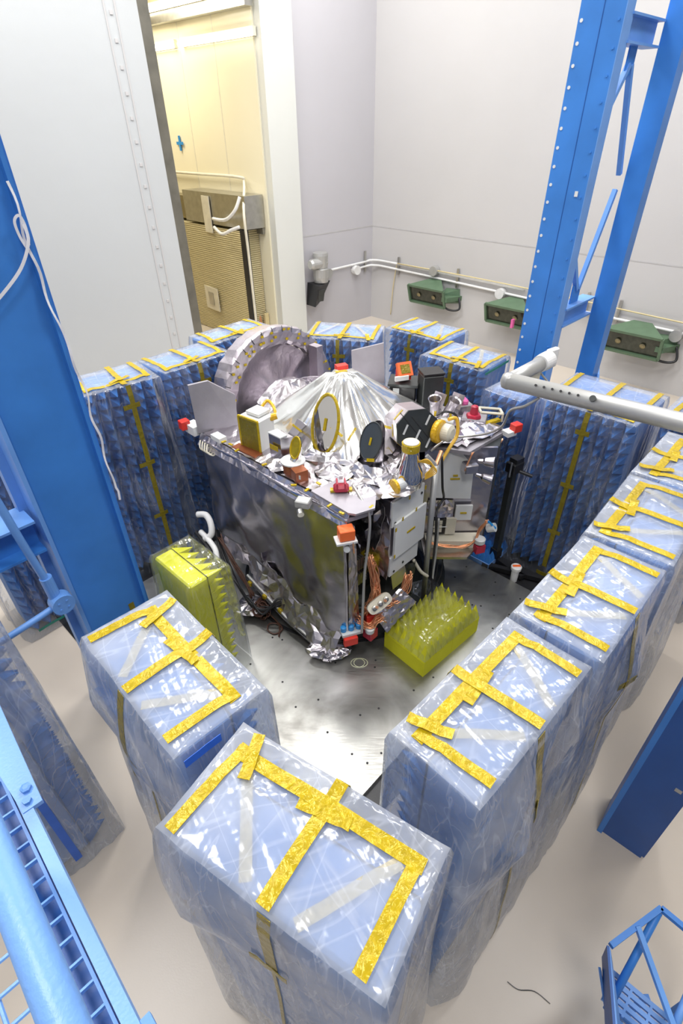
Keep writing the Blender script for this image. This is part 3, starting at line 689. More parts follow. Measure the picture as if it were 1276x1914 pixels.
# bus core
core = [W(.10, .08), W(.45, .06), W(.95, .10), W(1.25, .38), W(1.75, .12), W(2.0, .35), W(2.02, 2.0), W(.10, 2.0)]
core2 = [W(.30, .55), W(.55, .30), W(.95, .22), W(1.25, .5), W(1.8, .3), W(2.0, .5), W(2.02, 2.0), W(.10, 2.0)]
MB().prism(core2, .45, ZD - .03).build('bus_core', M['dark'], SC)
# left face: large foil blanket (a = 0 plane, b 0..2.12)
def leftf(u, v):
    b_ = 2.12 * u; zb = .33 + .42 * u; z = zb + (ZD - .02 - zb) * v
    bulge = -.05 * sin(pi * u) * (1 - v) - .14 * (1 - v) ** 2 * (1 - u) * 0 - .04 * sin(9 * u + 3 * v) * (1 - v) - .02 * sin(u * 23 - 5 * v) * (1 - v)
    crease = -.03 * abs(((u * 2.0 + v * 1.2) % 1.0) - .5)
    return W(bulge + crease, b_, z), -E1
b = MB()
def lf(u, v):
    p, n = leftf(u, v); return p + n * (.012 * nz(p.x * 6, p.y * 6, p.z * 6) + .02 * abs(nz(p.x * 2.3 + 5, p.y * 2.3, p.z * 3)))
b.grid(lambda u, v: lf(1 - u, v), 54, 34); left = b.build('side_blanket', M['foilsm'], SC, solid=.006, smooth=True, label='large taut foil side blanket')
# lower skirt flap reaching outwards at the near bottom
b = crumple(lambda u, v: (W(-.02 - .20 * (1 - v) * (1 - .5 * u), .05 + 1.35 * u, .12 + .16 * u + (.32) * v + .1 * u * v), -E1), 22, 8, .035, seed=3); b.build('lower_skirt', M['foil'], SC, solid=.004)
b = crumple(quadfn(W(.02, 1.2, .25), W(.02, 2.05, .35), W(-.02, 2.1, .82), W(-.03, 1.2, .75)), 14, 8, .05, seed=5); b.build('lower_skirt', M['fabric'], SC, solid=.004)
# silver pole along lower edge with white stripes and orange tags
MB().tube([W(-.16, .06, .13), W(-.17, .75, .22), W(-.12, 1.45, .36)], .018, 8).build('lower_strut', M['alu'], SC)
MB().tube([W(-.19, .06, .11), W(-.20, .75, .21), W(-.15, 1.45, .35)], .012, 8).build('lower_strut', M['blk'], SC)
for s in (.1, .35, .6, .85, 1.1, 1.35): MB().box(W(-.17, s, .125 + s * .15), (.03, .05, .05), rz=RZ).build('strut_tape', M['ytape'], SC)
# near-corner vertical edge sheet (wraps the corner to the right)
b = crumple(quadfn(W(0, 0, .30), W(.14, -.02, .42), W(.06, -.02, ZD - .12), W(.0, 0, ZD - .02)), 4, 22, .008, seed=9); b.build('corner_blanket', M['foilsm'], SC, solid=.004)
# dark upper valance over the left face (the blanket top roll)
b = crumple(lambda u, v: (W(-.03 + .06 * v, 2.14 * u, ZD - .10 + .12 * v), (-E1 + UP * .8).normalized()), 60, 3, .012, seed=11); b.build('edge_roll', M['foil'], SC, solid=.004)
# deck
deck = [W(0, 0), W(.22, -.08), W(.48, .12), W(.86, .12), W(1.22, .30), W(1.45, .22), W(1.62, -.14), W(2.28, -.18), W(2.30, .36), W(2.2, 2.1), W(.02, 2.16)]
dk = MB().prism([(p.x, p.y) for p in deck], ZD - .05, ZD - .012).build('deck_panel', M['sun'], SC)
import mathutils
def inside(p, poly):
    c = False; n = len(poly)
    for i in range(n):
        a_, b_ = poly[i], poly[(i + 1) % n]
        if (a_.y > p.y) != (b_.y > p.y) and p.x < (b_.x - a_.x) * (p.y - a_.y) / (b_.y - a_.y) + a_.x: c = not c
    return c
rr = random.Random(4); b = MB(); gn = 34; idx = {}
for j in range(gn + 1):
    for i in range(gn + 1):
        a_ = -.02 + 2.36 * i / gn; bb_ = -.22 + 2.4 * j / gn
        p = W(a_ + rr.uniform(-.012, .012), bb_ + rr.uniform(-.012, .012), 0)
        if inside(p, deck): idx[i, j] = len(b.v); b.v.append((p.x, p.y, ZD + .006 + .028 * abs(nz(p.x * 5, p.y * 5, 1)) + rr.uniform(0, .016)))
for j in range(gn):
    for i in range(gn):
        q = [(i, j), (i + 1, j), (i + 1, j + 1), (i, j + 1)]
        if all(k in idx for k in q):
            q = [idx[k] for k in q]; b.f += [(q[0], q[1], q[2]), (q[0], q[2], q[3])]
b.build('deck_blanket', M['foil'], SC, label='crinkled foil blanket covering the deck')
# smooth near corner panel with rounded front (flat silver sheet)
b = MB().prism([W(.0, .0), W(.03, -.06), W(.20, -.12), W(.46, .08), W(.30, .42), W(.02, .46)], ZD + .03, ZD + .05).build('corner_panel', M['sun'], SC)

# central tent of silver sheet
cx_, cy_ = 1.13, 1.12
prof = [(.0, .61), (.07, .605), (.15, .575), (.25, .49), (.38, .38), (.53, .26), (.68, .14), (.78, .05), (.82, .01)]
b = MB(); na = 120
for i, (r_, z_) in enumerate(prof):
    for k in range(na):
        th_ = 2 * pi * k / na
        el = 1 + .10 * cos(th_ * 2 + .6) + .06 * cos(3 * th_)
        pl_ = 1 + (.26 * nz(cos(th_) * 2.1 + 3, sin(th_) * 2.1, r_ * .8) + .16 * abs(nz(cos(th_) * 4.6, sin(th_) * 4.6 + 7, r_ * 1.5)) - .06) * min(1, r_ * 3.2)
        p = W(cx_ + r_ * el * pl_ * cos(th_), cy_ + r_ * el * pl_ * sin(th_) * 1.05, ZD + .02 + z_ + (.05 * nz(cos(th_) * 3.1, sin(th_) * 3.1 + 2, 4) if .1 < r_ < .6 else 0)); b.v.append(tuple(p))
for i in range(len(prof) - 1):
    for k in range(na): l = (k + 1) % na; b.f.append((i * na + l, i * na + k, (i + 1) * na + k, (i + 1) * na + l))
tent = b.build('silver_drape', M['drape'], SC, smooth=True, label='bright silver sheet draped as a cone over the deck centre')
tp_ = MB()
for (a_, b_, z_, r_) in ((.62, .72, .30, .3), (.72, .62, .27, -.5), (.90, .50, .22, .2), (1.0, .46, .30, .1)):
    tp_.plate(W(a_, b_, ZD + z_), (-.1, -1, .7), (sin(r_), .2, cos(r_) * .3), .14, .025, .004)
tp_.build('tape_strips', M['ytape'], tent)
MB().box(W(cx_, cy_ + .02, ZD + .625), (.12, .05, .012), rz=.3).build('apex_tape', M['ytape'], tent)
MB().box(W(1.25, 1.25, ZD + .60), (.12, .08, .07), rz=.4).build('red_cap', M['red'], tent)

# round foil dish at the far left face (plane b = 2.25)
def dish():
    c = W(1.27, 2.28, 1.76); ax = -E2  # facing the camera side
    ax = (-E2 + UP * .12).normalized(); x = E1; y = ax.cross(x).normalized(); y = y if y.z > 0 else -y
    def rim(r_, h_, th_): return c + x * (r_ * cos(th_)) + y * (r_ * sin(th_)) + ax * h_
    b = MB(); na = 64
    prof = [(.86, -.20), (.865, -.02), (.85, .03), (.80, .045), (.70, .045), (.665, .03), (.655, -.03)]
    for i, (r_, h_) in enumerate(prof):
        for k in range(na):
            th_ = 2 * pi * k / na; j_ = .008 * sin(th_ * 30) + R.uniform(-.006, .006)
            b.v.append(tuple(rim(r_ + j_, h_ + R.uniform(-.006, .006), th_)))
    for i in range(len(prof) - 1):
        for k in range(na): l = (k + 1) % na; b.f.append((i * na + k, i * na + l, (i + 1) * na + l, (i + 1) * na + k))
    d = b.build('dish_rim', M['fabric'], SC, label='round foil wrapped dish rim standing behind the deck')
    b = MB(); prof = [(.655, -.03), (.56, -.09), (.42, -.10), (.25, -.07), (.1, -.02), (.0, .0)]
    for i, (r_, h_) in enumerate(prof):
        for k in range(na):
            th_ = 2 * pi * k / na; ff = .035 * nz(r_ * 6 * cos(th_), r_ * 6 * sin(th_), 2.2) + .03 * abs(nz(r_ * 13 * cos(th_), r_ * 13 * sin(th_), 5))
            b.v.append(tuple(rim(r_, h_ + ff, th_)))
    for i in range(len(prof) - 1):
        for k in range(na): l = (k + 1) % na; b.f.append((i * na + k, i * na + l, (i + 1) * na + l, (i + 1) * na + k))
    b.build('dish_blanket', M['fabric'], d, smooth=True)
    b = MB(); 
    for k in range(26):
        th_ = .1 + 2.95 * k / 25
        for r_ in ((.74, .815) if k % 3 else (.74,)):
            if R.random() < .65: b.plate(rim(r_ + R.uniform(-.02, .02), .053, th_ + R.uniform(-.04, .04)), ax, y, .035, .025, .004)
    b.build('tape_patches', M['ytape'], d)
    for k in range(17):
        th_ = .15 + 2.85 * k / 16; p = rim(.80, .05, th_); q = rim(.865, .03, th_); MB().bar(p, q, .006, .006).build('seam_stitch', M['dgrey'], d)
    # post and ribs in front of the dish
    MB().box(W(1.78, 2.18, 2.12), (.10, .14, .42), rz=RZ).build('foil_post', M['fabric'], SC)
dish()
# foil ridge between dish and drape, vertical panels
def ridge(u, v):
    a_ = .45 + 1.5 * u; z = ZD + .0 + (.30 * sin(pi * u) ** .7) * v; return W(a_, 1.98 + .15 * (1 - v) - .1 * u, z), -E2
b = crumple(ridge, 24, 6, .03, seed=21); b.build('foil_ridge', M['fabric'], SC, solid=.004)
b = crumple(lambda u, v: (W(.65 + .75 * u, 1.78 - .08 * v + .25 * v * v, ZD + .03 + (.18 + .16 * sin(pi * u)) * min(1, 2 * v)), (-E2 + UP).normalized()), 16, 8, .03, seed=22); b.build('instrument_hump', M['foil'], SC, solid=.004)
def panel(pts, th, name, m, **k):
    pts = [Vector(p) for p in pts]; n = (pts[1] - pts[0]).cross(pts[-1] - pts[0]).normalized() * th; nn_ = len(pts)
    b = MB().add(pts + [p - n for p in pts], [tuple(range(nn_)), tuple(range(2 * nn_ - 1, nn_ - 1, -1))] + [((i + 1) % nn_, i, nn_ + i, nn_ + (i + 1) % nn_) for i in range(nn_)])
    return b.build(name, m, SC, **k)
panel([(-1.50, 5.07, ZD), (-1.10, 5.22, ZD), (-1.09, 5.23, 2.20), (-1.32, 5.12, 2.40), (-1.51, 5.06, 2.38)], .03, 'shade_panel', M['sun'], label='upright pale foil panel at the left deck corner')
panel([(.16, 6.32, ZD + .02), (.56, 6.28, ZD + .02), (.53, 6.28, 2.36), (.15, 6.32, 2.26)], .03, 'shade_panel', M['sun'], label='upright pale foil panel behind the silver drape')
# gold fronted box
g0 = Vector((-.86, 4.72, ZD)); grz = math.atan2(-.16, .21)
MB().box(Vector((-.82, 4.78, ZD + .18)), (.27, .22, .34), rz=grz, bev=.01).build('gold_box', M['white'], SC, label='white electronics box with an amber film front')
nf = Vector((sin(grz), -cos(grz), 0))
gc = Vector((-.82, 4.78, ZD + .18)) + nf * .114
gb = MB().plate(gc, nf, (0, 0, 1), .25, .33, .008).build('amber_front', M['dtape'], SC)
fr = MB(); xx = Vector((cos(grz), sin(grz), 0))
for s_ in (-1, 1): fr.bar(gc + xx * (.13 * s_) + UP * -.17, gc + xx * (.13 * s_) + UP * .17, .02, .02); fr.bar(gc - xx * .13 + UP * (.17 * s_), gc + xx * .13 + UP * (.17 * s_), .02, .02)
fr.build('amber_edging', M['ytape'], SC)
MB().box(Vector((-.80, 4.80, ZD + .375)), (.17, .16, .03), rz=grz).build('lid_block', M['white'], SC)
MB().tube(catmull([(-.78, 4.92, ZD + .36), (-.72, 4.96, ZD + .41), (-.66, 4.9, ZD + .38), (-.64, 4.83, ZD + .33), (-.69, 4.80, ZD + .30)]), .016, 8).build('amber_loop', M['amber'], SC)
MB().cyl((-.70, 4.77, ZD + .31), (-.62, 4.79, ZD + .33), .035, n=12).build('amber_connector', M['amber'], SC)
MB().box(Vector((-.93, 4.66, ZD + .02)), (.34, .1, .012), rz=radians(-40)).build('gold_footing', M['rust'], SC)
# wedge box + square baffle
b = MB().prism([(-.68, 4.53), (-.56, 4.42), (-.44, 4.46), (-.56, 4.60)], ZD, ZD + .27).build('wedge_box', M['foilsm'], SC)
MB().prism([(-.685, 4.535), (-.56, 4.415), (-.5, 4.47), (-.60, 4.60)], ZD + .272, ZD + .285).build('wedge_box_lid', M['white'], SC)
MB().plate(Vector((-.63, 4.455, ZD + .16)), (-.7, -.75, 0), UP, .11, .05, .006).build('amber_label', M['ytape'], SC)
MB().lathe((-.50, 4.62, ZD + .15), (.45, .25, .5), [(.055, 0), (.06, .16), (.075, .22)], 4).build('square_baffle', M['foilsm'], SC)
MB().lathe((-.415, 4.667, ZD + .24), (.45, .25, .5), [(.078, 0), (.08, .02)], 4).build('baffle_edging', M['ytape'], SC)
# small mirror on copper block
MB().lathe((-.44, 4.27, ZD + .02), UP, [(.10, 0), (.105, .1), (.09, .105)], 20).build('copper_drum', M['rust'], SC)
MB().lathe((-.44, 4.27, ZD + .12), UP, [(.115, 0), (.115, .012)], 20).build('drum_cap', M['white'], SC)
def disc(c, n, r_, rx, m, rim, tube_r, name, depth=.0):
    """oval mirror disc facing n: r_ tall, rx wide"""
    c = Vector(c); n = Vector(n).normalized(); x = UP.cross(n).normalized(); y = n.cross(x)
    k = 40; pts = [c + x * (rx * cos(2 * pi * i / k)) + y * (r_ * sin(2 * pi * i / k)) for i in range(k)]
    b = MB().add(pts + [p - n * .012 for p in pts], [tuple(range(k)), tuple(range(2 * k - 1, k - 1, -1))] + [((i + 1) % k, i, k + i, k + (i + 1) % k) for i in range(k)])
    o = b.build(name, m, SC); MB().tube(pts, tube_r, 6, close=True).build('amber_rim', rim, o); return o, x, y
def can(c, base, r_, m, name='baffle_can', top_n=None, n=32, flare_=1.0):
    """slanted-cut can: vertical cylinder from base up to the plane through c with normal top_n"""
    c = Vector(c); top_n = Vector(top_n); b = MB()
    for k in range(n):
        x_, y_ = base[0] + r_ * flare_ * cos(2 * pi * k / n), base[1] + r_ * flare_ * sin(2 * pi * k / n); b.v.append((x_, y_, base[2]))
    for k in range(n):
        x_, y_ = c.x + r_ * cos(2 * pi * k / n), c.y + r_ * sin(2 * pi * k / n)
        z_ = c.z - (top_n.x * (x_ - c.x) + top_n.y * (y_ - c.y)) / top_n.z; b.v.append((x_, y_, z_))
    b.f = [(k, (k + 1) % n, n + (k + 1) % n, n + k) for k in range(n)]
    return b.build(name, m, SC, smooth=True)
tn = Vector((-.35, -.87, .36))
can((-.40, 4.29, ZD + .24), (-.42, 4.28, ZD + .12), .055, M['mirror'], top_n=Vector((-.5, -.5, .4)))
disc((-.41, 4.27, ZD + .26), (-.55, -.75, .35), .10, .055, M['brass'], M['ytape'], .009, 'small_mirror')
MB().box((-.375, 4.12, ZD + .07), (.12, .11, .11), rz=.5).build('copper_cube', M['rust'], SC)
MB().plate((-.385, 4.06, ZD + .075), (-.35, -1, 0), UP, .05, .04, .004).build('white_marking', M['slot'], SC)
# big oval mirror
can((-.12, 4.60, ZD + .30), (-.12, 4.60, ZD + .0), .125, M['foilsm'], top_n=Vector((.25, -.8, .45)))
o, x_, y_ = disc((-.14, 4.56, ZD + .34), (-.62, -.78, .30), .285, .15, M['mirror'], M['ytape'], .017, 'oval_mirror')
MB().plate(Vector((-.14, 4.56, ZD + .34)) + Vector((-.62, -.78, .30)) * .006, (-.62, -.78, .30), y_, .03, .12, .004).build('centre_tape', M['ytape'], o)
# dark oval mirror on can
can((.29, 4.30, ZD + .27), (.29, 4.30, ZD + .02), .115, M['foilsm'], top_n=Vector((-.55, -.62, .5)))
o, x_, y_ = disc((.275, 4.275, ZD + .31), (-.55, -.70, .38), .175, .11, M['dmir'], M['dgrey'], .006, 'dark_oval_mirror')
MB().plate(Vector((.275, 4.275, ZD + .31)) + Vector((-.55, -.70, .38)) * .009, (-.55, -.70, .38), y_, .02, .07, .004).build('centre_tape', M['ytape'], o)
MB().plate(Vector((.27, 4.18, ZD + .17)), (-.1, -.95, .3), UP, .07, .03, .004).build('lower_tape', M['ytape'], o)
# silver bag skirts round the cans
for q, (bx, by, br, sd) in enumerate(((-.12, 4.55, .24, 31), (.30, 4.27, .24, 32))):
    b = crumple(lambda u, v: (Vector((bx + br * (1 - .45 * v) * cos(2 * pi * u) * (1 + .2 * sin(8 * pi * u)), by + br * (1 - .45 * v) * sin(2 * pi * u) * (1 + .15 * sin(6 * pi * u)), ZD + .02 + .10 * v)), UP), 26, 4, .02, seed=sd); b.build('foil_skirt', M['crump'], SC)
# crumpled foil pile right of centre
for (bx, by, br, hh, sd) in ((.45, 3.98, .22, .10, 41), (-.05, 4.25, .2, .07, 42), (.62, 4.25, .22, .10, 43), (.2, 3.9, .18, .05, 44), (-.55, 4.38, .16, .05, 45), (1.02, 4.98, .28, .12, 46), (1.35, 5.05, .26, .07, 47)):
    b = crumple(lambda u, v: (Vector((bx + br * v * cos(2 * pi * u), by + br * v * sin(2 * pi * u), ZD + .03 + hh * (1 - v))), UP), 16, 5, .026, seed=sd); b.build('crumpled_foil', M['crump'], SC)
# bottle shaped star tracker
bt = (.60, 4.00, ZD + .02)
MB().lathe(bt, UP, [(.12, 0), (.125, .08), (.12, .16), (.08, .26), (.072, .36), (.075, .38)], 28).build('bottle_baffle', M['mirror'], SC, smooth=True, label='bottle shaped silver baffle with an amber cap')
MB().lathe((.60, 4.00, ZD + .37), UP, [(.078, 0), (.08, .07), (.076, .075)], 24).build('amber_cap', M['ytape'], SC)
MB().lathe((.60, 4.00, ZD + .447), UP, [(.07, 0), (.068, .006)], 24).build('cap_top', M['cream'], SC)
MB().lathe((.55, 3.92, ZD + .09), (-.75, -.45, -.05), [(.05, 0), (.05, .10)], 16).build('side_port', M['slot'], SC)
MB().lathe((.475, 3.875, ZD + .085), (-.75, -.45, -.05), [(.07, 0), (.07, .025), (.03, .03)], 20).build('amber_port_cap', M['amber'], SC)
ty = MB()
for k in range(6): ty.tube(catmull([(.68, 3.99, ZD + .26), (.74 + .01 * k, 3.96, ZD + .30 - .012 * k), (.79 + .008 * k, 3.95, ZD + .24 - .014 * k), (.74, 3.97, ZD + .14 - .01 * k)]), .005, 5)
ty.build('yellow_wire_bundle', M['ywire'], SC)
# octagonal foil drum with dark face
oc = Vector((.70, 4.66, ZD + .24)); on = Vector((.12, -.80, .12)).normalized(); on = Vector((.18, -.93, .25)).normalized()
ox = UP.cross(on).normalized(); oy = on.cross(ox)
def octa(r_, h_, sx=1.0): return [oc + ox * (r_ * sx * cos(pi / 8 + k * pi / 4)) + oy * (r_ * sin(pi / 8 + k * pi / 4)) + on * h_ for k in range(8)]
b = MB(); v_ = octa(.22, .14) + octa(.22, -.26); b.add(v_, [tuple(range(8)), tuple(range(15, 7, -1))] + [((k + 1) % 8, k, 8 + k, 8 + (k + 1) % 8) for k in range(8)])
b.build('octagon_drum', M['fabric'], SC, label='octagonal foil drum with a dark grey striped face')
b = MB(); v_ = octa(.222, .165) + octa(.222, .141); b.add(v_, [tuple(range(8)), tuple(range(15, 7, -1))] + [((k + 1) % 8, k, 8 + k, 8 + (k + 1) % 8) for k in range(8)])
of = b.build('dark_face', M['dgrey'], SC)
b = MB()
for (px, py) in ((-.12, .03), (.0, -.03), (.10, .10), (.10, -.12)): b.plate(oc + on * .168 + ox * px + oy * py, on, oy + ox * .5, .018, .10, .004)
b.build('white_slots', M['slot'], of)
b = MB()
for (px, py) in ((-.06, .05), (.05, .0)): b.plate(oc + on * .1665 + ox * px + oy * py, on, oy - ox * .75, .006, .36, .003)
b.build('face_grooves', M['dark'], of)
b = MB()
for k in (2, 3, 4):
    p = octa(.223, .02)[k]; q = octa(.223, .02)[(k + 1) % 8]; b.plate((p + q) / 2, ((p + q) / 2 - oc - on * .02), on, .12, .03, .004)
b.build('tape_patches', M['ytape'], SC)
am = MB(); am.lathe(oc + ox * .19 + on * .14 + UP * -.02, (.75, -.6, .05), [(.11, 0), (.115, .02), (.115, .05), (.10, .06)], 24); am.build('amber_ring', M['amber'], SC)
MB().lathe(oc + ox * .23 + on * .11 + UP * -.03, (.75, -.6, .05), [(.08, 0), (.085, .05), (.085, .13), (.05, .15)], 24).build('camera_barrel', M['cream'], SC)
MB().tube(catmull([oc + ox * .33 + on * .08 + UP * .07, oc + ox * .42 + on * .06 + UP * .06, oc + ox * .43 + on * .1 - UP * .1, oc + ox * .34 + on * .16 - UP * .22, oc + ox * .26 + on * .2 - UP * .34]), .018, 8).build('orange_hose', M['ywire'], SC)
# dark boxes at the back of the deck
MB().box((.74, 5.82, ZD + .11), (.30, .26, .22), rz=radians(-12), bev=.012).build('black_case', M['blk'], SC)
MB().box((.74, 5.82, ZD + .235), (.34, .30, .03), rz=radians(-12)).build('black_case_lid', M['dgrey'], SC)
MB().plate((.64, 5.70, ZD + .17), (-.2, -1, .1), UP, .07, .06, .004).build('white_label', M['slot'], SC)
rl = MB(); rl.box((.73, 5.84, ZD + .31), (.14, .12, .1), rz=.3); rl.build('red_cover', M['red'], SC)
rn = Vector((.25, -.75, .55)).normalized()
MB().plate((.735, 5.80, ZD + .38), rn, UP, .17, .16, .05).build('orange_frame', M['orange'], SC, label='orange framed target cover')
MB().plate(Vector((.735, 5.80, ZD + .38)) + rn * .028, rn, UP, .11, .10, .006).build('amber_window', M['dtape'], SC)
MB().box((.70, 5.72, ZD + .31), (.16, .03, .05), rz=.3).build('white_bracket', M['white'], SC)
MB().box((1.02, 5.68, ZD + .19), (.24, .20, .38), rz=radians(12), bev=.01).build('tall_dark_box', M['dgrey'], SC, label='tall charcoal box behind the deck instruments')
MB().box((1.02, 5.68, ZD + .40), (.25, .21, .03), rz=radians(12), bev=.006).build('tall_dark_box_lid', M['blk'], SC)
# two silver horns
for k, (hx, hy) in enumerate(((1.03, 5.30), (1.14, 5.27))):
    MB().lathe((hx, hy, ZD + .06), (-.12 + .5 * k, -.2, 1), [(.05, 0), (.055, .16), (.072, .22), (.06, .21), (.045, .10)], 20, cap=False).build('silver_horn', M['crump'], SC)
    MB().plate((hx + .03 + .08 * k, hy + .03, ZD + .22), (-.3, -1, .3), (.25, 0, 1), .13, .16, .008).build('foil_flag', M['foil'], SC)
    MB().plate((hx - .01 + .05 * k, hy - .062, ZD + .16), (-.1, -1, .2), UP, .025, .16, .004).build('tape_strip', M['ytape'], SC)
MB().cyl((1.04, 5.0, ZD + .14), (1.16, 4.95, ZD + .13), .045, n=16).build('small_tube', M['alu'], SC)
MB().tube(catmull([(1.0, 5.05, ZD + .18), (1.08, 5.0, ZD + .24), (1.18, 5.02, ZD + .2), (1.24, 5.08, ZD + .1)]), .012, 6).build('black_lead', M['cable'], SC)
# right deck instruments
MB().box((1.36, 5.44, ZD + .07), (.17, .15, .12), rz=.3, bev=.01).build('foil_box', M['foilsm'], SC)
pk = MB()
for (px, py) in ((1.32, 5.45), (1.37, 5.47), (1.38, 5.43)): pk.lathe((px, py, ZD + .13), UP, [(.03, 0), (.032, .03), (.015, .05)], 12)
pk.build('pink_caps', M['pink'], SC)
wb = MB()
for s_ in (0, 1):
    wb.tube([(1.52, 5.38 - .12 * s_, ZD + .10), (1.74, 5.33 - .12 * s_, ZD + .10)], .014, 6); wb.tube([(1.52 + .22 * s_, 5.38 - .05 * s_, ZD + .10), (1.52 + .22 * s_, 5.26 - .05 * s_, ZD + .10)], .014, 6)
    for t_ in (0, 1): wb.tube([(1.52 + .22 * t_, 5.38 - .12 * s_ - .05 * t_, ZD + .10), (1.52 + .22 * t_, 5.38 - .12 * s_ - .05 * t_, ZD + .01)], .012, 6)
wb.build('white_wire_frame', M['cream'], SC)
MB().box((1.43, 5.18, ZD + .05), (.26, .18, .09), rz=-.35, bev=.008).build('foil_tray', M['foilsm'], SC)
MB().lathe((1.42, 5.18, ZD + .09), UP, [(.085, 0), (.075, .03), (.045, .035), (.04, .12), (.02, .13)], 6).build('red_bell_cover', M['crim'], SC)
rd = MB(); rd.box((1.60, 5.16, ZD + .03), (.26, .05, .03), rz=.5); rd.build('amber_bar', M['ytape'], SC)
def redcube(c, s, rz, m='red'):
    return MB().box(c, s, rz=rz, bev=.006).build('red_corner_cover', M[m], SC)
redcube((1.84, 5.02, ZD + .04), (.10, .09, .09), .5)
MB().box((1.77, 5.0, ZD - .01), (.12, .10, .05), rz=.5).build('white_bracket', M['white'], SC)
MB().tube(catmull([(1.70, 4.95, ZD - .06), (1.60, 4.86, ZD - .12), (1.52, 4.86, ZD - .1)]), .01, 6).build('copper_lead', M['copper'], SC)
# crimson cover near corner
MB().box((.0, 3.86, ZD + .09), (.135, .09, .07), rz=.05, bev=.02).build('crimson_cover', M['crim'], SC, label='crimson two ribbed cover on the near deck corner')
rb_ = MB()
for s_ in (-.035, .035): rb_.box((.0 + s_, 3.86, ZD + .13), (.016, .10, .06), rz=.05, bev=.004)
rb_.build('cover_ribs', M['crim'], SC)
MB().box((.0, 3.865, ZD + .065), (.19, .05, .02), rz=.05).build('amber_tabs', M['ytape'], SC)
MB().box((.0, 3.90, ZD + .17), (.035, .02, .035)).build('white_tag', M['white'], SC)
# near corner: orange cover on white bracket under the deck edge
redcube((.035, 3.47, 1.74), (.13, .11, .10), .25, 'orange')
wb = MB().box((.03, 3.46, 1.675), (.18, .12, .02), rz=.25).build('white_bracket', M['white'], SC)
MB().lathe((.04, 3.43, 1.60), (0, -1, .3), [(.028, 0), (.028, .02), (.01, .022)], 12).build('round_valve', M['slot'], SC)
MB().bar((.09, 3.42, 1.68), (.10, 3.41, 1.57), .012, .012).build('copper_pin', M['copper'], SC)
# left deck corner details
redcube((-1.66, 5.17, ZD + .06), (.10, .09, .10), .7)
MB().box((-1.56, 5.16, ZD + .02), (.18, .12, .1), rz=-.8).build('white_bracket', M['white'], SC)
wr = MB()
for k in range(4): wr.tube(catmull([(-1.46 + .03 * k, 4.96 - .03 * k, ZD - .02), (-1.46 + .03 * k, 4.90 - .03 * k, ZD - .08), (-1.40 + .03 * k, 4.90 - .03 * k, ZD - .12), (-1.36 + .03 * k, 4.9 - .03 * k, ZD - .06)]), .008, 6)
wr.build('cream_wire_clip', M['cream'], SC)
MB().box((-1.25, 4.90, ZD + .04), (.16, .09, .05), rz=-.8).build('white_bracket', M['white'], SC)
yt = MB()
for (px, py) in ((-1.18, 4.80), (-1.10, 4.74), (-1.02, 4.62), (-.42, 3.98), (-.30, 3.90), (-.10, 3.66), (.0, 3.55), (-.72, 4.34), (.25, 3.63), (-.2, 4.0), (.1, 4.05)):
    yt.box((px, py, ZD + .045), (.05, .022, .012), rz=R.uniform(-1, 1))
yt.build('tape_patches', M['ytape'], SC)
MB().box((-.33, 3.80, ZD - .02), (.13, .10, .07), rz=-.3, bev=.008).build('edge_latch', M['alu'], SC)
MB().cyl((-.36, 3.75, ZD - .07), (-.35, 3.70, ZD - .08), .03, n=12).build('latch_pin', M['steel'], SC)
# avionics box with white radiators: faces b = -.1, a .48-.9
def box_ab(a0, a1, b0, b1, z0, z1, name, m, bev=0.0, parent=SC, **k):
    return MB().box((W((a0 + a1) / 2, (b0 + b1) / 2, (z0 + z1) / 2)), (a1 - a0, b1 - b0, z1 - z0), rz=RZ, bev=bev).build(name, m, parent, **k)
box_ab(.46, .90, -.09, .35, .98, 1.80, 'avionics_box', M['foil'], .01)
box_ab(.46, .92, -.11, -.09, 1.52, 1.79, 'white_radiator', M['white'], label='upper white radiator plate')
box_ab(.485, .95, -.135, -.113, 1.14, 1.56, 'white_radiator', M['white'], label='middle white radiator plate')
box_ab(.46, .90, -.11, -.09, .92, 1.15, 'white_radiator', M['white'], label='lower white radiator plate')
box_ab(.66, .78, -.142, -.136, 1.36, 1.38, 'amber_label', M['ytape'])
hb = MB()
for (a_, z_) in ((.50, 1.56), (.88, 1.70), (.52, .96), (.66, .99)): hb.cyl(W(a_, -.112, z_), W(a_, -.118, z_), .013, n=10)
hb.build('mount_holes', M['dgrey'], SC)
tb = MB()
for (a_, z_) in ((.58, 1.575), (.78, 1.575), (.66, 1.77), (.9, 1.76), (.487, 1.5), (.487, 1.18)): tb.plate(W(a_, -.138, z_), -E2, UP, .02, .04, .004)
tb.build('tape_patches', M['ytape'], SC)
b = crumple(quadfn(W(.44, .38, .95), W(.44, -.10, .90), W(.44, -.10, 1.62), W(.44, .38, 1.70)), 10, 14, .025, seed=51); b.build('foil_side', M['foil'], SC, solid=.004)
b = crumple(quadfn(W(.42, .32, 1.3), W(.36, -.02, 1.28), W(.40, -.08, 1.78), W(.42, .32, 1.82)), 8, 8, .03, seed=52); b.build('foil_side', M['crump'], SC, solid=.004)
# white cable looping down the near bay
MB().tube(catmull([(.10, 3.92, ZD + .08), (.18, 3.72, ZD + .04), (.235, 3.62, 1.80), (.23, 3.58, 1.55), (.20, 3.57, 1.2), (.19, 3.55, .85), (.18, 3.52, .45)]), .013, 8).build('grey_cable', M['alu'], SC, smooth=True)
MB().tube([(.05, 3.60, 1.55), (.06, 3.58, 1.1), (.06, 3.57, .5)], .008, 6).build('thin_rod', M['steel'], SC)
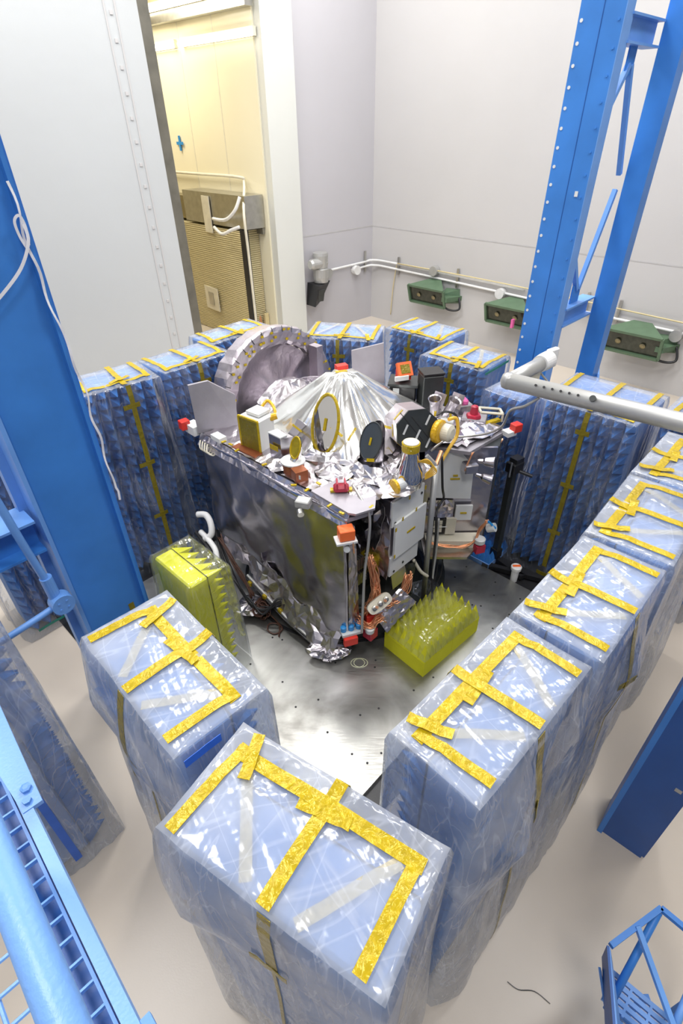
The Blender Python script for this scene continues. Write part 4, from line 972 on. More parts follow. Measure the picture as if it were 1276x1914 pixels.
# connectors in the dark bay
cb = MB()
for k in range(2):
    for j in range(4): cb.box(W(.20 + .028 * j, .10, 1.12 - .19 * k), (.02, .05, .14), rz=RZ)
cb.build('connector_stack', M['steel'], SC)
cb = MB()
for k in range(9): cb.cyl(W(.36, .1, .90 + .04 * k), W(.30, .06, .90 + .04 * k), .012, n=8)
cb.build('connector_pins', M['steel'], SC)
MB().box(W(.48, .12, 1.0), (.2, .2, .22), rz=RZ, bev=.03).build('amber_bundle', M['brass'], SC)
# right far face in the world X plane y = 4.67
def panelY(x0, x1, y, z0, z1, name, m, th=.03, **k): return MB().box(((x0 + x1) / 2, y + th / 2, (z0 + z1) / 2), (x1 - x0, th, z1 - z0)).build(name, m, SC, **k)
panelY(.86, 1.60, 4.74, .62, 1.80, 'equipment_panel', M['foilsm'])
MB().prism([(.90, 4.78), (1.62, 4.78), (1.75, 5.1), (1.0, 5.3)], .55, 1.79).build('equipment_bay', M['dgrey'], SC)
panel([(.99, 4.70, 1.22), (1.385, 4.70, 1.20), (1.37, 4.70, 1.60), (1.22, 4.70, 1.77), (1.01, 4.70, 1.78)], .03, 'white_radiator', M['white'], label='large white radiator with clipped corner')
panelY(1.24, 1.42, 4.68, .93, 1.12, 'white_radiator', M['white'], label='small white radiator plate above the shelf')
MB().box((1.19, 4.695, 1.46), (.10, .012, .018)).build('amber_label', M['ytape'], SC); MB().box((1.19, 4.695, 1.50), (.05, .012, .018)).build('amber_label', M['ytape'], SC)
MB().box((1.325, 4.675, 1.03), (.07, .012, .018)).build('amber_label', M['ytape'], SC)
b = crumple(quadfn((.92, 4.70, .98), (1.22, 4.70, .96), (1.22, 4.71, 1.18), (.94, 4.71, 1.18)), 10, 5, .02, seed=55); b.build('foil_side', M['foil'], SC)
# shelf and instrument tray
MB().prism([(.90, 4.42), (1.36, 4.40), (1.62, 4.72), (.90, 4.74)], .60, .63).build('lower_shelf', M['steel'], SC)
MB().prism([(.93, 4.58), (1.5, 4.56), (1.56, 4.72), (.93, 4.73)], .63, .72).build('instrument_tray', M['cream'], SC)
panelY(.98, 1.14, 4.66, .76, .96, 'black_module', M['blk'])
wl = MB()
for i in range(2):
    for j in range(3): wl.box((1.035 + .05 * i, 4.655, .81 + .055 * j), (.04, .01, .045))
wl.build('module_windows', M['cream'], SC)
MB().box((1.06, 4.65, .862), (.2, .008, .006)).build('white_line', M['white'], SC)
panelY(1.15, 1.26, 4.67, .74, .96, 'cream_module', M['cream'])
def wires(cpts, cnt, spread, r_, m, name, seed, parent=SC):
    rr = random.Random(seed); b = MB()
    for k in range(cnt):
        b.tube(catmull([Vector(p) + Vector((rr.uniform(-spread, spread), rr.uniform(-spread, spread), rr.uniform(-spread, spread))) for p in cpts], 4), r_, 5)
    return b.build(name, m, parent, smooth=True)
wires([(.95, 4.56, .72), (1.15, 4.52, .70), (1.32, 4.52, .68), (1.45, 4.55, .72), (1.52, 4.60, .86), (1.58, 4.6, .98)], 9, .018, .006, M['copper'], 'copper_harness', 61)
def thruster(c, ax, name='thruster', r_=.045):
    MB().lathe(c, ax, [(.02, 0), (.025, .05), (r_ * .7, .07), (r_, .16), (r_ * .9, .165)], 20).build(name, M['foilsm'], SC)
thruster((1.38, 4.62, 1.72), (1, -.45, .1), r_=.06); thruster((1.36, 4.56, 1.60), (1, -.3, -.25), r_=.06)
MB().box((1.30, 4.60, 1.66), (.14, .12, .10), rz=.2, bev=.01).build('thruster_block', M['crump'], SC)
wires([(1.30, 4.58, 1.84), (1.27, 4.56, 1.74), (1.24, 4.54, 1.66)], 5, .012, .005, M['copper'], 'copper_harness', 62)
MB().cyl((1.60, 4.62, .86), (1.67, 4.58, .90), .05, n=16).build('gauge_body', M['slot'], SC); vb = MB()
for k in range(5): vb.cyl((1.585 + .02 * k, 4.585, .98 - .02 * k), (1.585 + .02 * k, 4.56, .985 - .02 * k), .012, n=8)
vb.build('blue_valves', M['lblue'], SC)
MB().box((1.52, 4.55, .64), (.11, .09, .10), rz=.3).build('red_lower_cover', M['crim'], SC)
MB().lathe((1.52, 4.56, .71), UP, [(.06, 0), (.062, .05), (.05, .06)], 18).build('canister', M['slot'], SC)
# near bottom: copper pipework, thrusters, red covers, silver flap
wires([W(.34, .04, 1.16), W(.32, -.04, .94), W(.28, -.08, .78), W(.20, -.06, .60)], 26, .05, .006, M['copper'], 'copper_pipework', 63)
wires([W(.20, -.02, .62), W(.30, -.10, .72), W(.42, -.20, .66), W(.55, -.24, .78), W(.62, -.22, .92)], 20, .04, .006, M['copper'], 'copper_pipework', 64)
wires([W(.10, -.05, .55), W(.16, -.12, .46), W(.24, -.16, .56), W(.32, -.16, .50)], 20, .04, .006, M['copper'], 'copper_pipework', 65)
tn_ = Vector((.15, -.75, .65)).normalized()
tpl = MB(); ctr = Vector((.345, 3.57, .80)); xx = Vector((.8, .5, .35)).normalized(); yy = tn_.cross(xx).normalized(); xx = yy.cross(tn_)
k_ = 24; pts = [ctr + xx * (.13 * (abs(cos(2 * pi * i / k_)) ** .6) * (1 if cos(2 * pi * i / k_) > 0 else -1)) + yy * (.06 * (abs(sin(2 * pi * i / k_)) ** .6) * (1 if sin(2 * pi * i / k_) > 0 else -1)) for i in range(k_)]
tpl.add([p + tn_ * .02 for p in pts] + [p - tn_ * .03 for p in pts], [tuple(range(k_)), tuple(range(2 * k_ - 1, k_ - 1, -1))] + [((i + 1) % k_, i, k_ + i, k_ + (i + 1) % k_) for i in range(k_)])
tpl.build('thruster_plate', M['cream'], SC)
nb = MB()
for s_ in (-.07, 0, .07): nb.lathe(ctr + xx * s_ + tn_ * .02, tn_, [(.024, 0), (.024, .03), (.012, .035)], 14)
nb.build('nozzles', M['steel'], SC)
nb = MB()
for s_ in (-.05, .05): nb.lathe(ctr + xx * s_ + tn_ * .055, tn_, [(.014, 0), (.014, .03)], 8)
nb.build('copper_caps', M['copper'], SC)
wb = MB().box((.07, 3.56, .44), (.20, .12, .03), rz=.3); wb.build('white_bracket', M['slot'], SC)
vb = MB()
for k in range(3): vb.lathe((.0 + .075 * k, 3.54 + .02 * k, .46), UP, [(.03, 0), (.03, .05), (.015, .06)], 14)
vb.build('blue_valves', M['lblue'], SC)
MB().box((.07, 3.49, .37), (.14, .05, .10), rz=.3, bev=.006).build('red_lower_cover', M['red'], SC)
MB().box((.27, 3.62, .34), (.11, .11, .12), rz=.8, bev=.006).build('red_lower_cover', M['crim'], SC)
MB().box((.29, 3.66, .52), (.14, .10, .12), rz=.2, bev=.006).build('red_lower_cover', M['red'], SC)
MB().lathe((.26, 3.56, .42), UP, [(.045, 0), (.048, .05), (.03, .055)], 18).build('canister', M['slot'], SC)
b = crumple(quadfn((.36, 3.46, .42), (.55, 3.62, .62), (.66, 3.76, .76), (.42, 3.60, .60)), 10, 8, .012, seed=71)
b = crumple(quadfn((.43, 3.60, .365), (.724, 3.72, .657), (.557, 3.76, .822), (.292, 3.64, .585)), 12, 10, .018, seed=72); b.build('silver_flap', M['foil'], SC, solid=.012, label='hanging square silver foil flap')
panel([(.50, 3.85, .70), (.66, 4.0, .72), (.60, 4.0, 1.02), (.46, 3.86, 1.0)], .02, 'silver_flap', M['foilsm'])
# foil bundle on the floor (a separate loose item)
b = crumple(lambda u, v: (Vector((-.14 + (.2 * sin(pi * v) + .02) * cos(2 * pi * u) * 1.0, 3.56 + (.12 * sin(pi * v) + .01) * sin(2 * pi * u), .07 + .16 * v)), Vector((cos(2 * pi * u), sin(2 * pi * u), .4)).normalized()), 30, 10, .045, seed=81)
tag(b.build('foil_bundle', M['crump'], None), 'crumpled silver foil bundle on the platform at the near corner of the spacecraft', 'foil bundle')
r0 = root('cable_bundle', (-.95, 4.16, .05))
b = crumple(lambda u, v: (Vector((-1.02 + .17 * sin(pi * v) * cos(2 * pi * u), 4.20 + .15 * sin(pi * v) * sin(2 * pi * u), .075 + .14 * v)), Vector((cos(2 * pi * u), sin(2 * pi * u), .4)).normalized()), 22, 8, .035, seed=82); b.build('clear_wrapping', M['crump'], r0)
rr = random.Random(5); b = MB()
for k in range(26):
    c = Vector((-.90 + rr.uniform(-.03, .03), 4.14 + rr.uniform(-.03, .03), .12 + rr.uniform(-.02, .05))); ax = Vector((rr.uniform(-1, 1), rr.uniform(-1, 1), rr.uniform(-.6, 1))).normalized(); x, y, _ = frame(ax); rd_ = rr.uniform(.06, .12)
    b.tube([c + x * (rd_ * cos(t * pi / 6)) + y * (rd_ * .7 * sin(t * pi / 6)) + UP * .02 for t in range(12)], .006, 5, close=True)
b.build('coiled_leads', M['brown'], r0)
MB().tube(catmull([(-.82, 4.08, .15), (-.72, 4.02, .07), (-.66, 3.92, .065), (-.74, 3.86, .062), (-.82, 3.92, .065), (-.80, 4.0, .07), (-.70, 3.98, .065), (-.69, 3.82, .062)]), .008, 6).build('loose_lead', M['brown'], r0)
tag(r0, 'tangled brown cable bundle in silver wrap on the platform left of the spacecraft', 'cable bundle')
for k, (off, rr_) in enumerate(((0, .018), (.06, .012), (-.05, .010))):
    o = MB().tube(catmull([(-1.42, 4.72, .82 - off), (-1.28, 4.42 + off, .62), (-1.12, 4.22 + off * .5, .40 - off), (-1.0, 4.12, .26 + off), (-.86, 4.04 - off, .24), (-.70, 4.06, .32 + off), (-.60, 4.06, .36)]), rr_, 8).build('black_hose', M['cable'], SC, smooth=True)
wires([(-1.35, 4.62, .80), (-1.22, 4.45, .66), (-1.10, 4.32, .48), (-1.0, 4.2, .28)], 7, .03, .008, M['brown'], 'brown_loom', 66)
MB().lathe((-.80, 4.42, .42), (-.3, -.6, .7), [(.10, 0), (.11, .05), (.085, .06), (.08, .09), (.05, .10), (.045, .13)], 24).build('round_coupler', M['alu'], SC)
b = crumple(lambda u, v: (Vector((-.72 + .12 * (1 - .3 * v) * cos(2 * pi * u), 4.30 + .12 * (1 - .3 * v) * sin(2 * pi * u), .18 + .26 * v)), Vector((cos(2 * pi * u), sin(2 * pi * u), 0))), 18, 6, .02, seed=83); b.build('coupler_wrap', M['crump'], SC)
# white curved arm at left
MB().tube(catmull([(-1.58, 4.74, 1.02), (-1.48, 4.70, 1.04), (-1.42, 4.62, .98), (-1.42, 4.56, .88), (-1.50, 4.56, .82)]), .035, 10).build('white_curved_arm', M['wht'], SC, smooth=True)
MB().tube(catmull([(-1.56, 4.66, .84), (-1.45, 4.52, .84), (-1.36, 4.40, .80), (-1.33, 4.30, .74)]), [.03] * 19, 10).build('white_curved_arm', M['wht'], SC, smooth=True)
MB().tube(catmull([(-1.62, 4.7, .80), (-1.48, 4.52, .76), (-1.36, 4.36, .68), (-1.22, 4.2, .55)]), .03, 8).build('dark_arm', M['blk'], SC)
# grey pole right of the white radiators, with cables
MB().cyl(W(1.06, -.14, .22), W(1.06, -.12, 1.92), .030, n=16).build('grey_pole', M['alu'], SC, smooth=True)
MB().tube([W(1.06, -.12, 1.92), W(1.0, -.05, 2.02)], .02, 8).build('pole_fork', M['alu'], SC)
MB().tube([W(1.06, -.12, 1.92), W(1.16, -.10, 2.02)], .02, 8).build('pole_fork', M['copper'], SC)
MB().tube(catmull([W(1.18, -.1, 1.95), W(1.22, -.12, 1.6), W(1.30, -.10, 1.42), W(1.22, -.10, 1.36), W(1.10, -.16, 1.34), W(1.10, -.18, 1.1), W(1.08, -.2, .7), W(.98, -.3, .4), W(.90, -.38, .08)]), .012, 8).build('black_hose', M['cable'], SC, smooth=True)
MB().tube(catmull([W(1.12, -.18, 1.3), W(1.11, -.2, .9), W(1.04, -.24, .55), W(.94, -.34, .25), W(.88, -.42, .07)]), .012, 8).build('grey_hose', M['alu'], SC, smooth=True)
MB().tube(catmull([W(.86, -.1, .88), W(.92, -.16, .72), W(1.0, -.2, .62)]), .018, 8).build('tan_hose', M['cream'], SC, smooth=True)
for k in range(3): MB().tube(catmull([(1.02 + .05 * k, 4.5, .6), (1.0 + .05 * k, 4.42, .35), (.95 + .02 * k, 4.32, .15)]), .007, 6).build('thin_lead', M['cable'], SC)
b = crumple(lambda u, v: (Vector((.92 + .15 * sin(pi * v) * cos(2 * pi * u), 4.36 + .12 * sin(pi * v) * sin(2 * pi * u), .07 + .28 * v)), Vector((cos(2 * pi * u), sin(2 * pi * u), .4)).normalized()), 20, 10, .035, seed=84); tag(b.build('clear_bag', M['film2'], None), 'clear plastic bag lump on the platform below the white radiators', 'bag')
b = crumple(lambda u, v: (W(.62 + .25 * u, -.08 + .05 * sin(6 * u), .35 + .55 * v), -E2), 10, 10, .03, seed=85); b.build('dark_wrap', M['dgrey'], SC)
for k in range(2):
    c = Vector((.14 + .03 * k, 3.47, .054)); 
    o = MB().tube([c + Vector((.07 * cos(t * pi / 9), .055 * sin(t * pi / 9), 0)) for t in range(18)], .004, 5, close=True).build('pale_wire_loop', M['gwire'], None)
    tag(o, ('pale green wire ring on the platform beneath the red cover', 'second pale green wire ring overlapping the first on the platform')[k], 'wire')
# orange flags
for (px, py) in ((-.44, 3.93), (-.33, 3.76)):
    o = MB().box((px, py, .12), (.07, .05, .012), rz=.5).build('orange_flag', M['orange'], SC)

# ------------------------------------------------------------------ camera stand on the right
r0 = root('camera_stand', (1.92, 5.05, .05))
bx, by = 1.90, 5.02
MB().box((bx, by, .72), (.07, .07, 1.25), rz=.6).build('square_post', M['dgrey'], r0)
MB().box((bx, by, .17), (.10, .10, .12), rz=.6).build('post_collar', M['blk'], r0)
bs = MB(); bs.bar((bx - .18, by - .10, .06), (bx + .55, by - .42, .06), .06, .06); bs.bar((bx - .15, by + .25, .06), (bx + .25, by - .35, .06), .06, .06); bs.build('base_frame', M['blk'], r0)
MB().box((bx + .01, by, 1.40), (.16, .13, .13), rz=.6, bev=.01).build('camera_body', M['blk'], r0)
MB().box((bx + .02, by, 1.49), (.12, .10, .05), rz=.6).build('camera_top', M['blk'], r0)
MB().cyl((bx + .06, by - .04, 1.36), (bx + .19, by - .10, 1.33), .02, n=12).build('handle', M['blk'], r0)
hk = MB(); hk.bar((bx - .06, by - .09, 1.32), (bx - .06, by - .09, 1.50), .014, .014); hk.build('silver_bracket', M['steel'], r0)
tag(r0, 'black upright post stand with a small camera head beside the blue absorbers', 'stand')
r0 = root('capped_sensor', (2.05, 4.68, .01))
MB().lathe((2.05, 4.68, .01), UP, [(.04, 0), (.045, .17), (.055, .175)], 20).build('white_tube', M['wht'], r0)
MB().lathe((2.05, 4.68, .187), UP, [(.06, 0), (.062, .04), (.05, .05)], 20).build('sensor_cap', M['wht'], r0)
MB().box((2.05, 4.68, .24), (.09, .03, .008)).build('orange_stripe', M['orange'], r0)
tag(r0, 'small white capped tube with an orange stripe on the dark floor trench', 'sensor')

# ------------------------------------------------------------------ left blue column
def hcolumn():
    Rr = Vector((-1.81, 3.57, 0)); Ll = Vector((-2.22, 3.146, 0)); x = (Rr - Ll).normalized(); n = Vector((x.y, -x.x, 0))  # towards camera
    w = (Rr - Ll).length
    r0 = root('blue_column', (Rr + Ll) / 2)
    def Pq(u, o): return Ll + x * u - n * o
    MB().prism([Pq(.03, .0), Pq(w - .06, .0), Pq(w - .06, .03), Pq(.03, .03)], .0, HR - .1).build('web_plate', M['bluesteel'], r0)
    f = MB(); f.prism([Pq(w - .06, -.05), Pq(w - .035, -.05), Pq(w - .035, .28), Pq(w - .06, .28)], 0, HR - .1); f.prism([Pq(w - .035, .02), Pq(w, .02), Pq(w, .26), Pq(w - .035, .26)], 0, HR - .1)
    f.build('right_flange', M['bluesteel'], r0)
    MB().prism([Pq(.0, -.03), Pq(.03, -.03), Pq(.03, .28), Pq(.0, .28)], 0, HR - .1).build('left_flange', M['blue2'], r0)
    MB().prism([Pq(-.06, .18), Pq(0, .18), Pq(0, .28), Pq(-.06, .28)], 0, HR - .1).build('rear_flange', M['blue2'], r0)
    MB().box((Ll + Rr) / 2 + UP * .012, (w + .2, .45, .024), rz=math.atan2(x.y, x.x)).build('base_plate', M['bluesteel'], r0)
    b = MB().plate(Pq(w - .17, -.004) + UP * .93, n, UP, .05, .11, .004).build('amber_patch', M['dtape'], r0)
    tag(r0, 'broad blue steel column crossing the left side of the frame', 'column')
    return Ll, x, n
Ll, cxd, cn = hcolumn()
# horizontal beam and conduits left of the column
def Lp(u, o, z): return Ll + cxd * u - cn * o + UP * z
r0 = root('cross_beam', Lp(-1.2, .2, 1.9))
for nm, z0, z1, o0, o1 in (('top_flange', 2.16, 2.18, -.02, .26), ('web', 1.92, 2.16, .1, .13), ('bottom_flange', 1.90, 1.92, -.02, .26)):
    MB().prism([Lp(-3.0, o0, 0), Lp(-.03, o0, 0), Lp(-.03, o1, 0), Lp(-3.0, o1, 0)], z0, z1).build(nm, M['blue2'] if nm == 'top_flange' else M['bluesteel'], r0)
tag(r0, 'blue horizontal beam joining the left column at the frame edge', 'beam')
pipe('blue_conduit', [Lp(-.30, -.12, 3.2), Lp(-.215, -.12, 2.6), Lp(-.175, -.12, 2.1), Lp(-.13, -.12, 1.62)], .028, M['blue2'], 'blue painted conduit running down beside the left column to the round box', 'conduit')
r0 = root('blue_junction_box', Lp(-.11, -.12, 1.5))
MB().cyl(Lp(-.11, -.20, 1.50), Lp(-.11, -.10, 1.50), .085, n=24).build('round_lid', M['blue2'], r0)
MB().cyl(Lp(-.13, -.12, 1.56), Lp(-.135, -.12, 1.76), .045, n=16).build('neck_fitting', M['blue2'], r0)
fb = MB()
for (a_, z_) in ((-.03, .03), (.03, .03), (-.03, -.03), (.03, -.03)): fb.cyl(Lp(-.11 + a_, -.208, 1.50 + z_), Lp(-.11 + a_, -.2, 1.50 + z_), .009, n=8)
fb.build('lid_screws', M['blue2'], r0)
tag(r0, 'round blue painted junction box at the left column edge', 'junction box')
pipe('blue_conduit', [Lp(-.18, -.14, 1.48), Lp(-.5, -.14, 1.44), Lp(-1.6, -.14, 1.34)], .026, M['blue2'], 'blue painted conduit leaving the round box towards the left frame edge', 'conduit')
# white ribbon along the column edge
rp = []
for k in range(60):
    z = 4.25 - k * .0368
    u_ = .522 + .055 * smoothstep(3.9, 3.2, z) if z > 3.2 else .577
    u_ = .522 + .055 * (1 - smoothstep(3.0, 3.9, z))
    rp.append(Lp(u_ + .010 * sin(k * .6) + (.012 if k > 56 else 0), -.065 + .008 * cos(k * .8), z))
b = MB().ribbon(rp, [(cn + cxd * (.6 * sin(k * .4))).normalized() for k in range(60)], .016, .002)
tag(b.build('white_ribbon', M['ribbon']), 'wavy white ribbon running down the right edge of the left blue column', 'ribbon')
loop = catmull([Lp(.522, -.07, 3.93), Lp(.532, -.08, 4.02), Lp(.515, -.09, 4.085), Lp(.480, -.09, 4.06), Lp(.485, -.08, 3.98), Lp(.51, -.075, 3.90)], 6)
tag(MB().ribbon(loop, cn, .015, .002).build('white_ribbon', M['ribbon']), 'short looped white ribbon on the upper left column face', 'ribbon')
b = MB().ribbon(catmull([Lp(.525, -.085, 4.04), Lp(.518, -.09, 3.95), Lp(.43, -.09, 3.82), Lp(.28, -.09, 3.70), Lp(.15, -.09, 3.62)], 6), cn, .018, .002)
tag(b.build('white_ribbon', M['ribbon']), 'loose white ribbon tail hanging across the left column to the frame edge', 'ribbon')

# ------------------------------------------------------------------ right blue tower
def tower():
    F = Vector((2.30, 6.78, 0)); x = -dA * 1.0; yv = Vector((sin(radians(45)), cos(radians(45)), 0)); w = .43; dp = .16
    r0 = root('blue_tower', (2.8, 6.7, 0))
    def Q(u, o, z=0): return F + x * u + yv * o + UP * z
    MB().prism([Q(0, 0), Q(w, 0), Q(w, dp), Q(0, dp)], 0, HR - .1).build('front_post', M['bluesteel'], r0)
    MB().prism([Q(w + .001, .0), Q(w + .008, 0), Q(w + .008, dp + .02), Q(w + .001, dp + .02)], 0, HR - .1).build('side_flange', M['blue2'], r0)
    MB().prism([Q(.225, -.003), Q(.232, -.003), Q(.232, 0), Q(.225, 0)], .0, HR - .1).build('post_seam', M['dblue'], r0)
    for k in range(34): MB().cyl(Q(.035, -.004, .6 + k * .165), Q(.035, 0, .6 + k * .165), .016, n=10).build('white_bolt', M['white'], r0)
    for k in range(28): MB().cyl(Q(.39, -.008, .6 + k * .2), Q(.39, 0, .6 + k * .2), .012, n=8).build('blue_bolt', M['bluesteel'], r0)
    MB().plate(Q(.34, -.005, 3.83), -yv, UP, .035, .05, .006).build('white_sticker', M['white'], r0)
    G = Vector((3.29, 7.14, 0)); w2 = .235
    def Q2(u, o, z=0): return G + x * u + yv * o + UP * z
    MB().prism([Q2(0, 0), Q2(w2, 0), Q2(w2, .2), Q2(0, .2)], 0, HR - .1).build('rear_post', M['bluesteel'], r0)
    def s(o, z): return Q(w - .1 + .02, o, z)
    s1 = (G - F).dot(yv)
    def beam(z, hgt=.20):
        b = MB(); a_ = Q(w - .06, dp, z); c_ = Q(w - .06, s1, z)
        for (zz, wd, th) in ((z + hgt / 2, .17, .02), (z - hgt / 2, .17, .02)): b.bar(a_ + UP * (zz - z), c_ + UP * (zz - z), wd, th)
        b.bar(a_, c_, .02, hgt); return b.build('cross_beam', M['blue2'], r0)
    beam(2.52); beam(5.15)
    MB().plate(Q(w - .06, .50, 2.73), x, UP, .22, .22, .015).build('gusset_plate', M['bluesteel'], r0)
    MB().plate(Q(w - .06, .52, 4.93), x, UP, .18, .22, .015).build('gusset_plate', M['bluesteel'], r0)
    for (o0, z0, o1, z1) in ((.50, 2.78, dp, 3.30), (.54, 2.78, s1, 3.80), (.50, 4.9, dp, 4.45), (.55, 4.9, s1, 3.95)):
        MB().bar(Q(w - .06, o0, z0), Q(w - .06, o1, z1), .05, .05).build('diagonal_brace', M['blue2'], r0)
    MB().box(Q(w, -.03, 1.12) + yv * .1, (.05, .08, .14), rz=radians(45)).build('conduit_outlet', M['blue2'], r0)
    tag(r0, 'tall blue steel tower of two posts joined by braced beams at upper right', 'tower')
    return Q, Q2
Q, Q2 = tower()
pipe('blue_conduit', [Q(.47, .05, 1.50), Q(.62, .15, 1.62), Q(.9, .6, 1.60), onA(6.1, 1.42, .1), onA(6.25, 1.40, .08)], .02, M['blue2'], 'thin blue conduit bridging from the tower side to the wall box', 'conduit')

# ------------------------------------------------------------------ lower right column (its foot on the floor)
r0 = root('blue_column', (2.25, 1.95, 0))
c0 = Vector((1.99, 1.87, 0)); c1 = Vector((2.20, 1.68, 0)); x = (c1 - c0).normalized(); n = Vector((-x.y, x.x, 0))
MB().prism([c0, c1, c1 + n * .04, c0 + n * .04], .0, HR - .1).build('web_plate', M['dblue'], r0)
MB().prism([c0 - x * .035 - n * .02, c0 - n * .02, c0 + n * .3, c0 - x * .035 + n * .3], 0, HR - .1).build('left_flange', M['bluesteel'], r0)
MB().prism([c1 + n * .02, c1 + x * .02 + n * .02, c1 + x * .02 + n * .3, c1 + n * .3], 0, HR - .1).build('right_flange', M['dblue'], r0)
MB().plate(c1 - x * .05 + UP * .95 - n * .004, -n, UP, .04, .03, .006).build('grey_sticker', M['alu'], r0)
tag(r0, 'blue steel column with its foot on the beige floor at the right frame edge', 'column')

# ------------------------------------------------------------------ grey pipe arm
r0 = root('pipe_arm', (3.9, 1.75, 0))
pa, pb, pc = Vector((1.27, 3.81, 2.9)), Vector((3.9, 1.78, 2.9)), Vector((1.72, 4.25, 2.9))
ma = MB().tube([pa, pb], .062, 24).build('main_pipe', M['alu'], r0, smooth=True)
MB().tube([pb + UP * .05, Vector((pb.x, pb.y, 0))], .07, 20).build('support_post', M['alu'], r0, smooth=True)
MB().tube([pa, pa + (pc - pa) * .5, pc], .055, 24).build('short_arm', M['alu'], r0, smooth=True)
MB().lathe(pa, UP, [(.02, -.062), (.05, -.045), (.062, 0), (.05, .045), (.02, .062)], 20).build('elbow_joint', M['alu'], r0, smooth=True)
d_ = (pc - pa).normalized()
MB().lathe(pc - d_ * .16, d_, [(.068, 0), (.072, .06), (.072, .14), (.06, .15)], 24).build('collar', M['wht'], r0)
MB().box(pc + d_ * .03, (.12, .05, .16), rz=RZ - .2, bev=.01).build('end_plate', M['wht'], r0)
dh = (pb - pa).normalized(); hn = Vector((dh.y, -dh.x, 0)); hn = hn if hn.y < 0 else -hn; hl = MB()
hv = (hn * .8 + UP * .6).normalized()
for k in range(6): hl.cyl(pa + dh * (.22 + .06 * k) + hv * .058, pa + dh * (.22 + .06 * k) + hv * .066, .009, n=8)
hl.build('pipe_holes', M['dark'], r0)
MB().cyl(pa + dh * .62 + hv * .055, pa + dh * .62 + hv * .075, .022, n=14).build('dark_plug', M['dgrey'], r0)
MB().box(pc - d_ * .25 - UP * .10, (.16, .06, .12), rz=RZ).build('hanging_clamp', M['cream'], r0)
MB().tube([pc - d_ * .15 - UP * .06, pc + Vector((.05, -.1, -.22))], .01, 6).build('clamp_rod', M['alu'], r0)
tag(r0, 'grey aluminium pipe arm with a short bent end reaching in from the right', 'pipe arm')
pipe('grey_hanging_cable', [pa + dh * .25 - UP * .07, pa + dh * .16 - UP * .16, (1.36, 3.92, 2.6), (1.40, 4.15, 2.35), (1.38, 4.45, 2.12), (1.26, 4.62, 2.0), (1.08, 4.68, 1.95), (.95, 4.62, 1.9), (.88, 4.55, 1.88)], .011, M['alu'], 'thin grey cable hanging from the pipe arm down to the spacecraft deck', 'cable', n=8)

# ------------------------------------------------------------------ near railing at lower left
def railing():
    r0 = root('guard_railing', (-.7, .6, 3.2))
    a = Vector((-.35, .22, 0)); b = Vector((-.83, .72, 0)); dr = (b - a).normalized(); n = Vector((-dr.y, dr.x, 0)); n = n if n.x < 0 else -n  # away to the left
    def Pp(s, o, z): return a + dr * s + n * o + UP * z
    m1 = MB(); m1.prism([Pp(-.9, 0, 0), Pp(1.0, 0, 0), Pp(1.0, .023, 0), Pp(-.9, .023, 0)], 3.26, 3.30)
    m1.build('edge_channel', M['blue3'], r0)
    MB().add([Pp(.48, -.02, 3.302), Pp(.9, -.035, 3.302), Pp(.9, .05, 3.302), Pp(.48, .02, 3.302), Pp(.48, -.02, 3.29), Pp(.9, -.035, 3.29), Pp(.9, .05, 3.29), Pp(.48, .02, 3.29)], [(0, 3, 2, 1), (4, 5, 6, 7), (0, 1, 5, 4), (1, 2, 6, 5), (2, 3, 7, 6), (3, 0, 4, 7)]).build('end_plate', M['blue3'], r0)
    g = MB(); cell = .045
    for o_ in (.030, .064): g.bar(Pp(-.9, o_, 3.27), Pp(1.0, o_, 3.27), .006, .035)
    for k in range(40): g.bar(Pp(-.88 + k * cell, .030, 3.28), Pp(-.88 + k * cell, .064, 3.28), .004, .012)
    g.build('square_grating', M['blue2'], r0)
    MB().prism([Pp(-.9, .035, 0), Pp(1.0, .035, 0), Pp(1.0, .10, 0), Pp(-.9, .10, 0)], 3.20, 3.21).build('tray_bottom', M['dblue'], r0)
    w = MB()
    for k in range(8): w.tube([Pp(-.9, .13 + k * .05, 3.2), Pp(1.0, .13 + k * .05, 3.2)], .0045, 6)
    for k in range(34): w.tube([Pp(-.88 + k * .056, .10, 3.205), Pp(-.88 + k * .056, .5, 3.205)], .0045, 6)
    w.build('wire_mesh', M['blue3'], r0)
    MB().lathe(Pp(.53, -.004, 3.30), UP, [(.012, 0), (.012, .01), (.006, .012)], 6).build('bolt', M['blue2'], r0); MB().lathe(Pp(.50, .004, 3.30), UP, [(.01, 0), (.01, .01)], 6).build('bolt', M['blue2'], r0)
    MB().box(Pp(-.02, -.008, 3.285), (.02, .04, .02), rz=math.atan2(dr.y, dr.x) + pi / 2).build('side_lug', M['blue2'], r0)
    # top rail
    c = Vector((-.235, .11, 3.9)); c = Vector((-.237, .11, 3.9)); d2 = dr
    MB().tube([c - d2 * .5, c + d2 * 1.3], .0175, 24).build('hand_rail', M['blue3'], r0, smooth=True)
    for s_ in (-.4, .55): MB().tube([c + d2 * s_, Vector((c.x, c.y, 3.2)) + d2 * s_ + n * .1], .018, 12).build('rail_post', M['blue3'], r0, smooth=True)
    tag(r0, 'light blue guard railing with mesh and handrail in the lower left corner', 'railing')
railing()

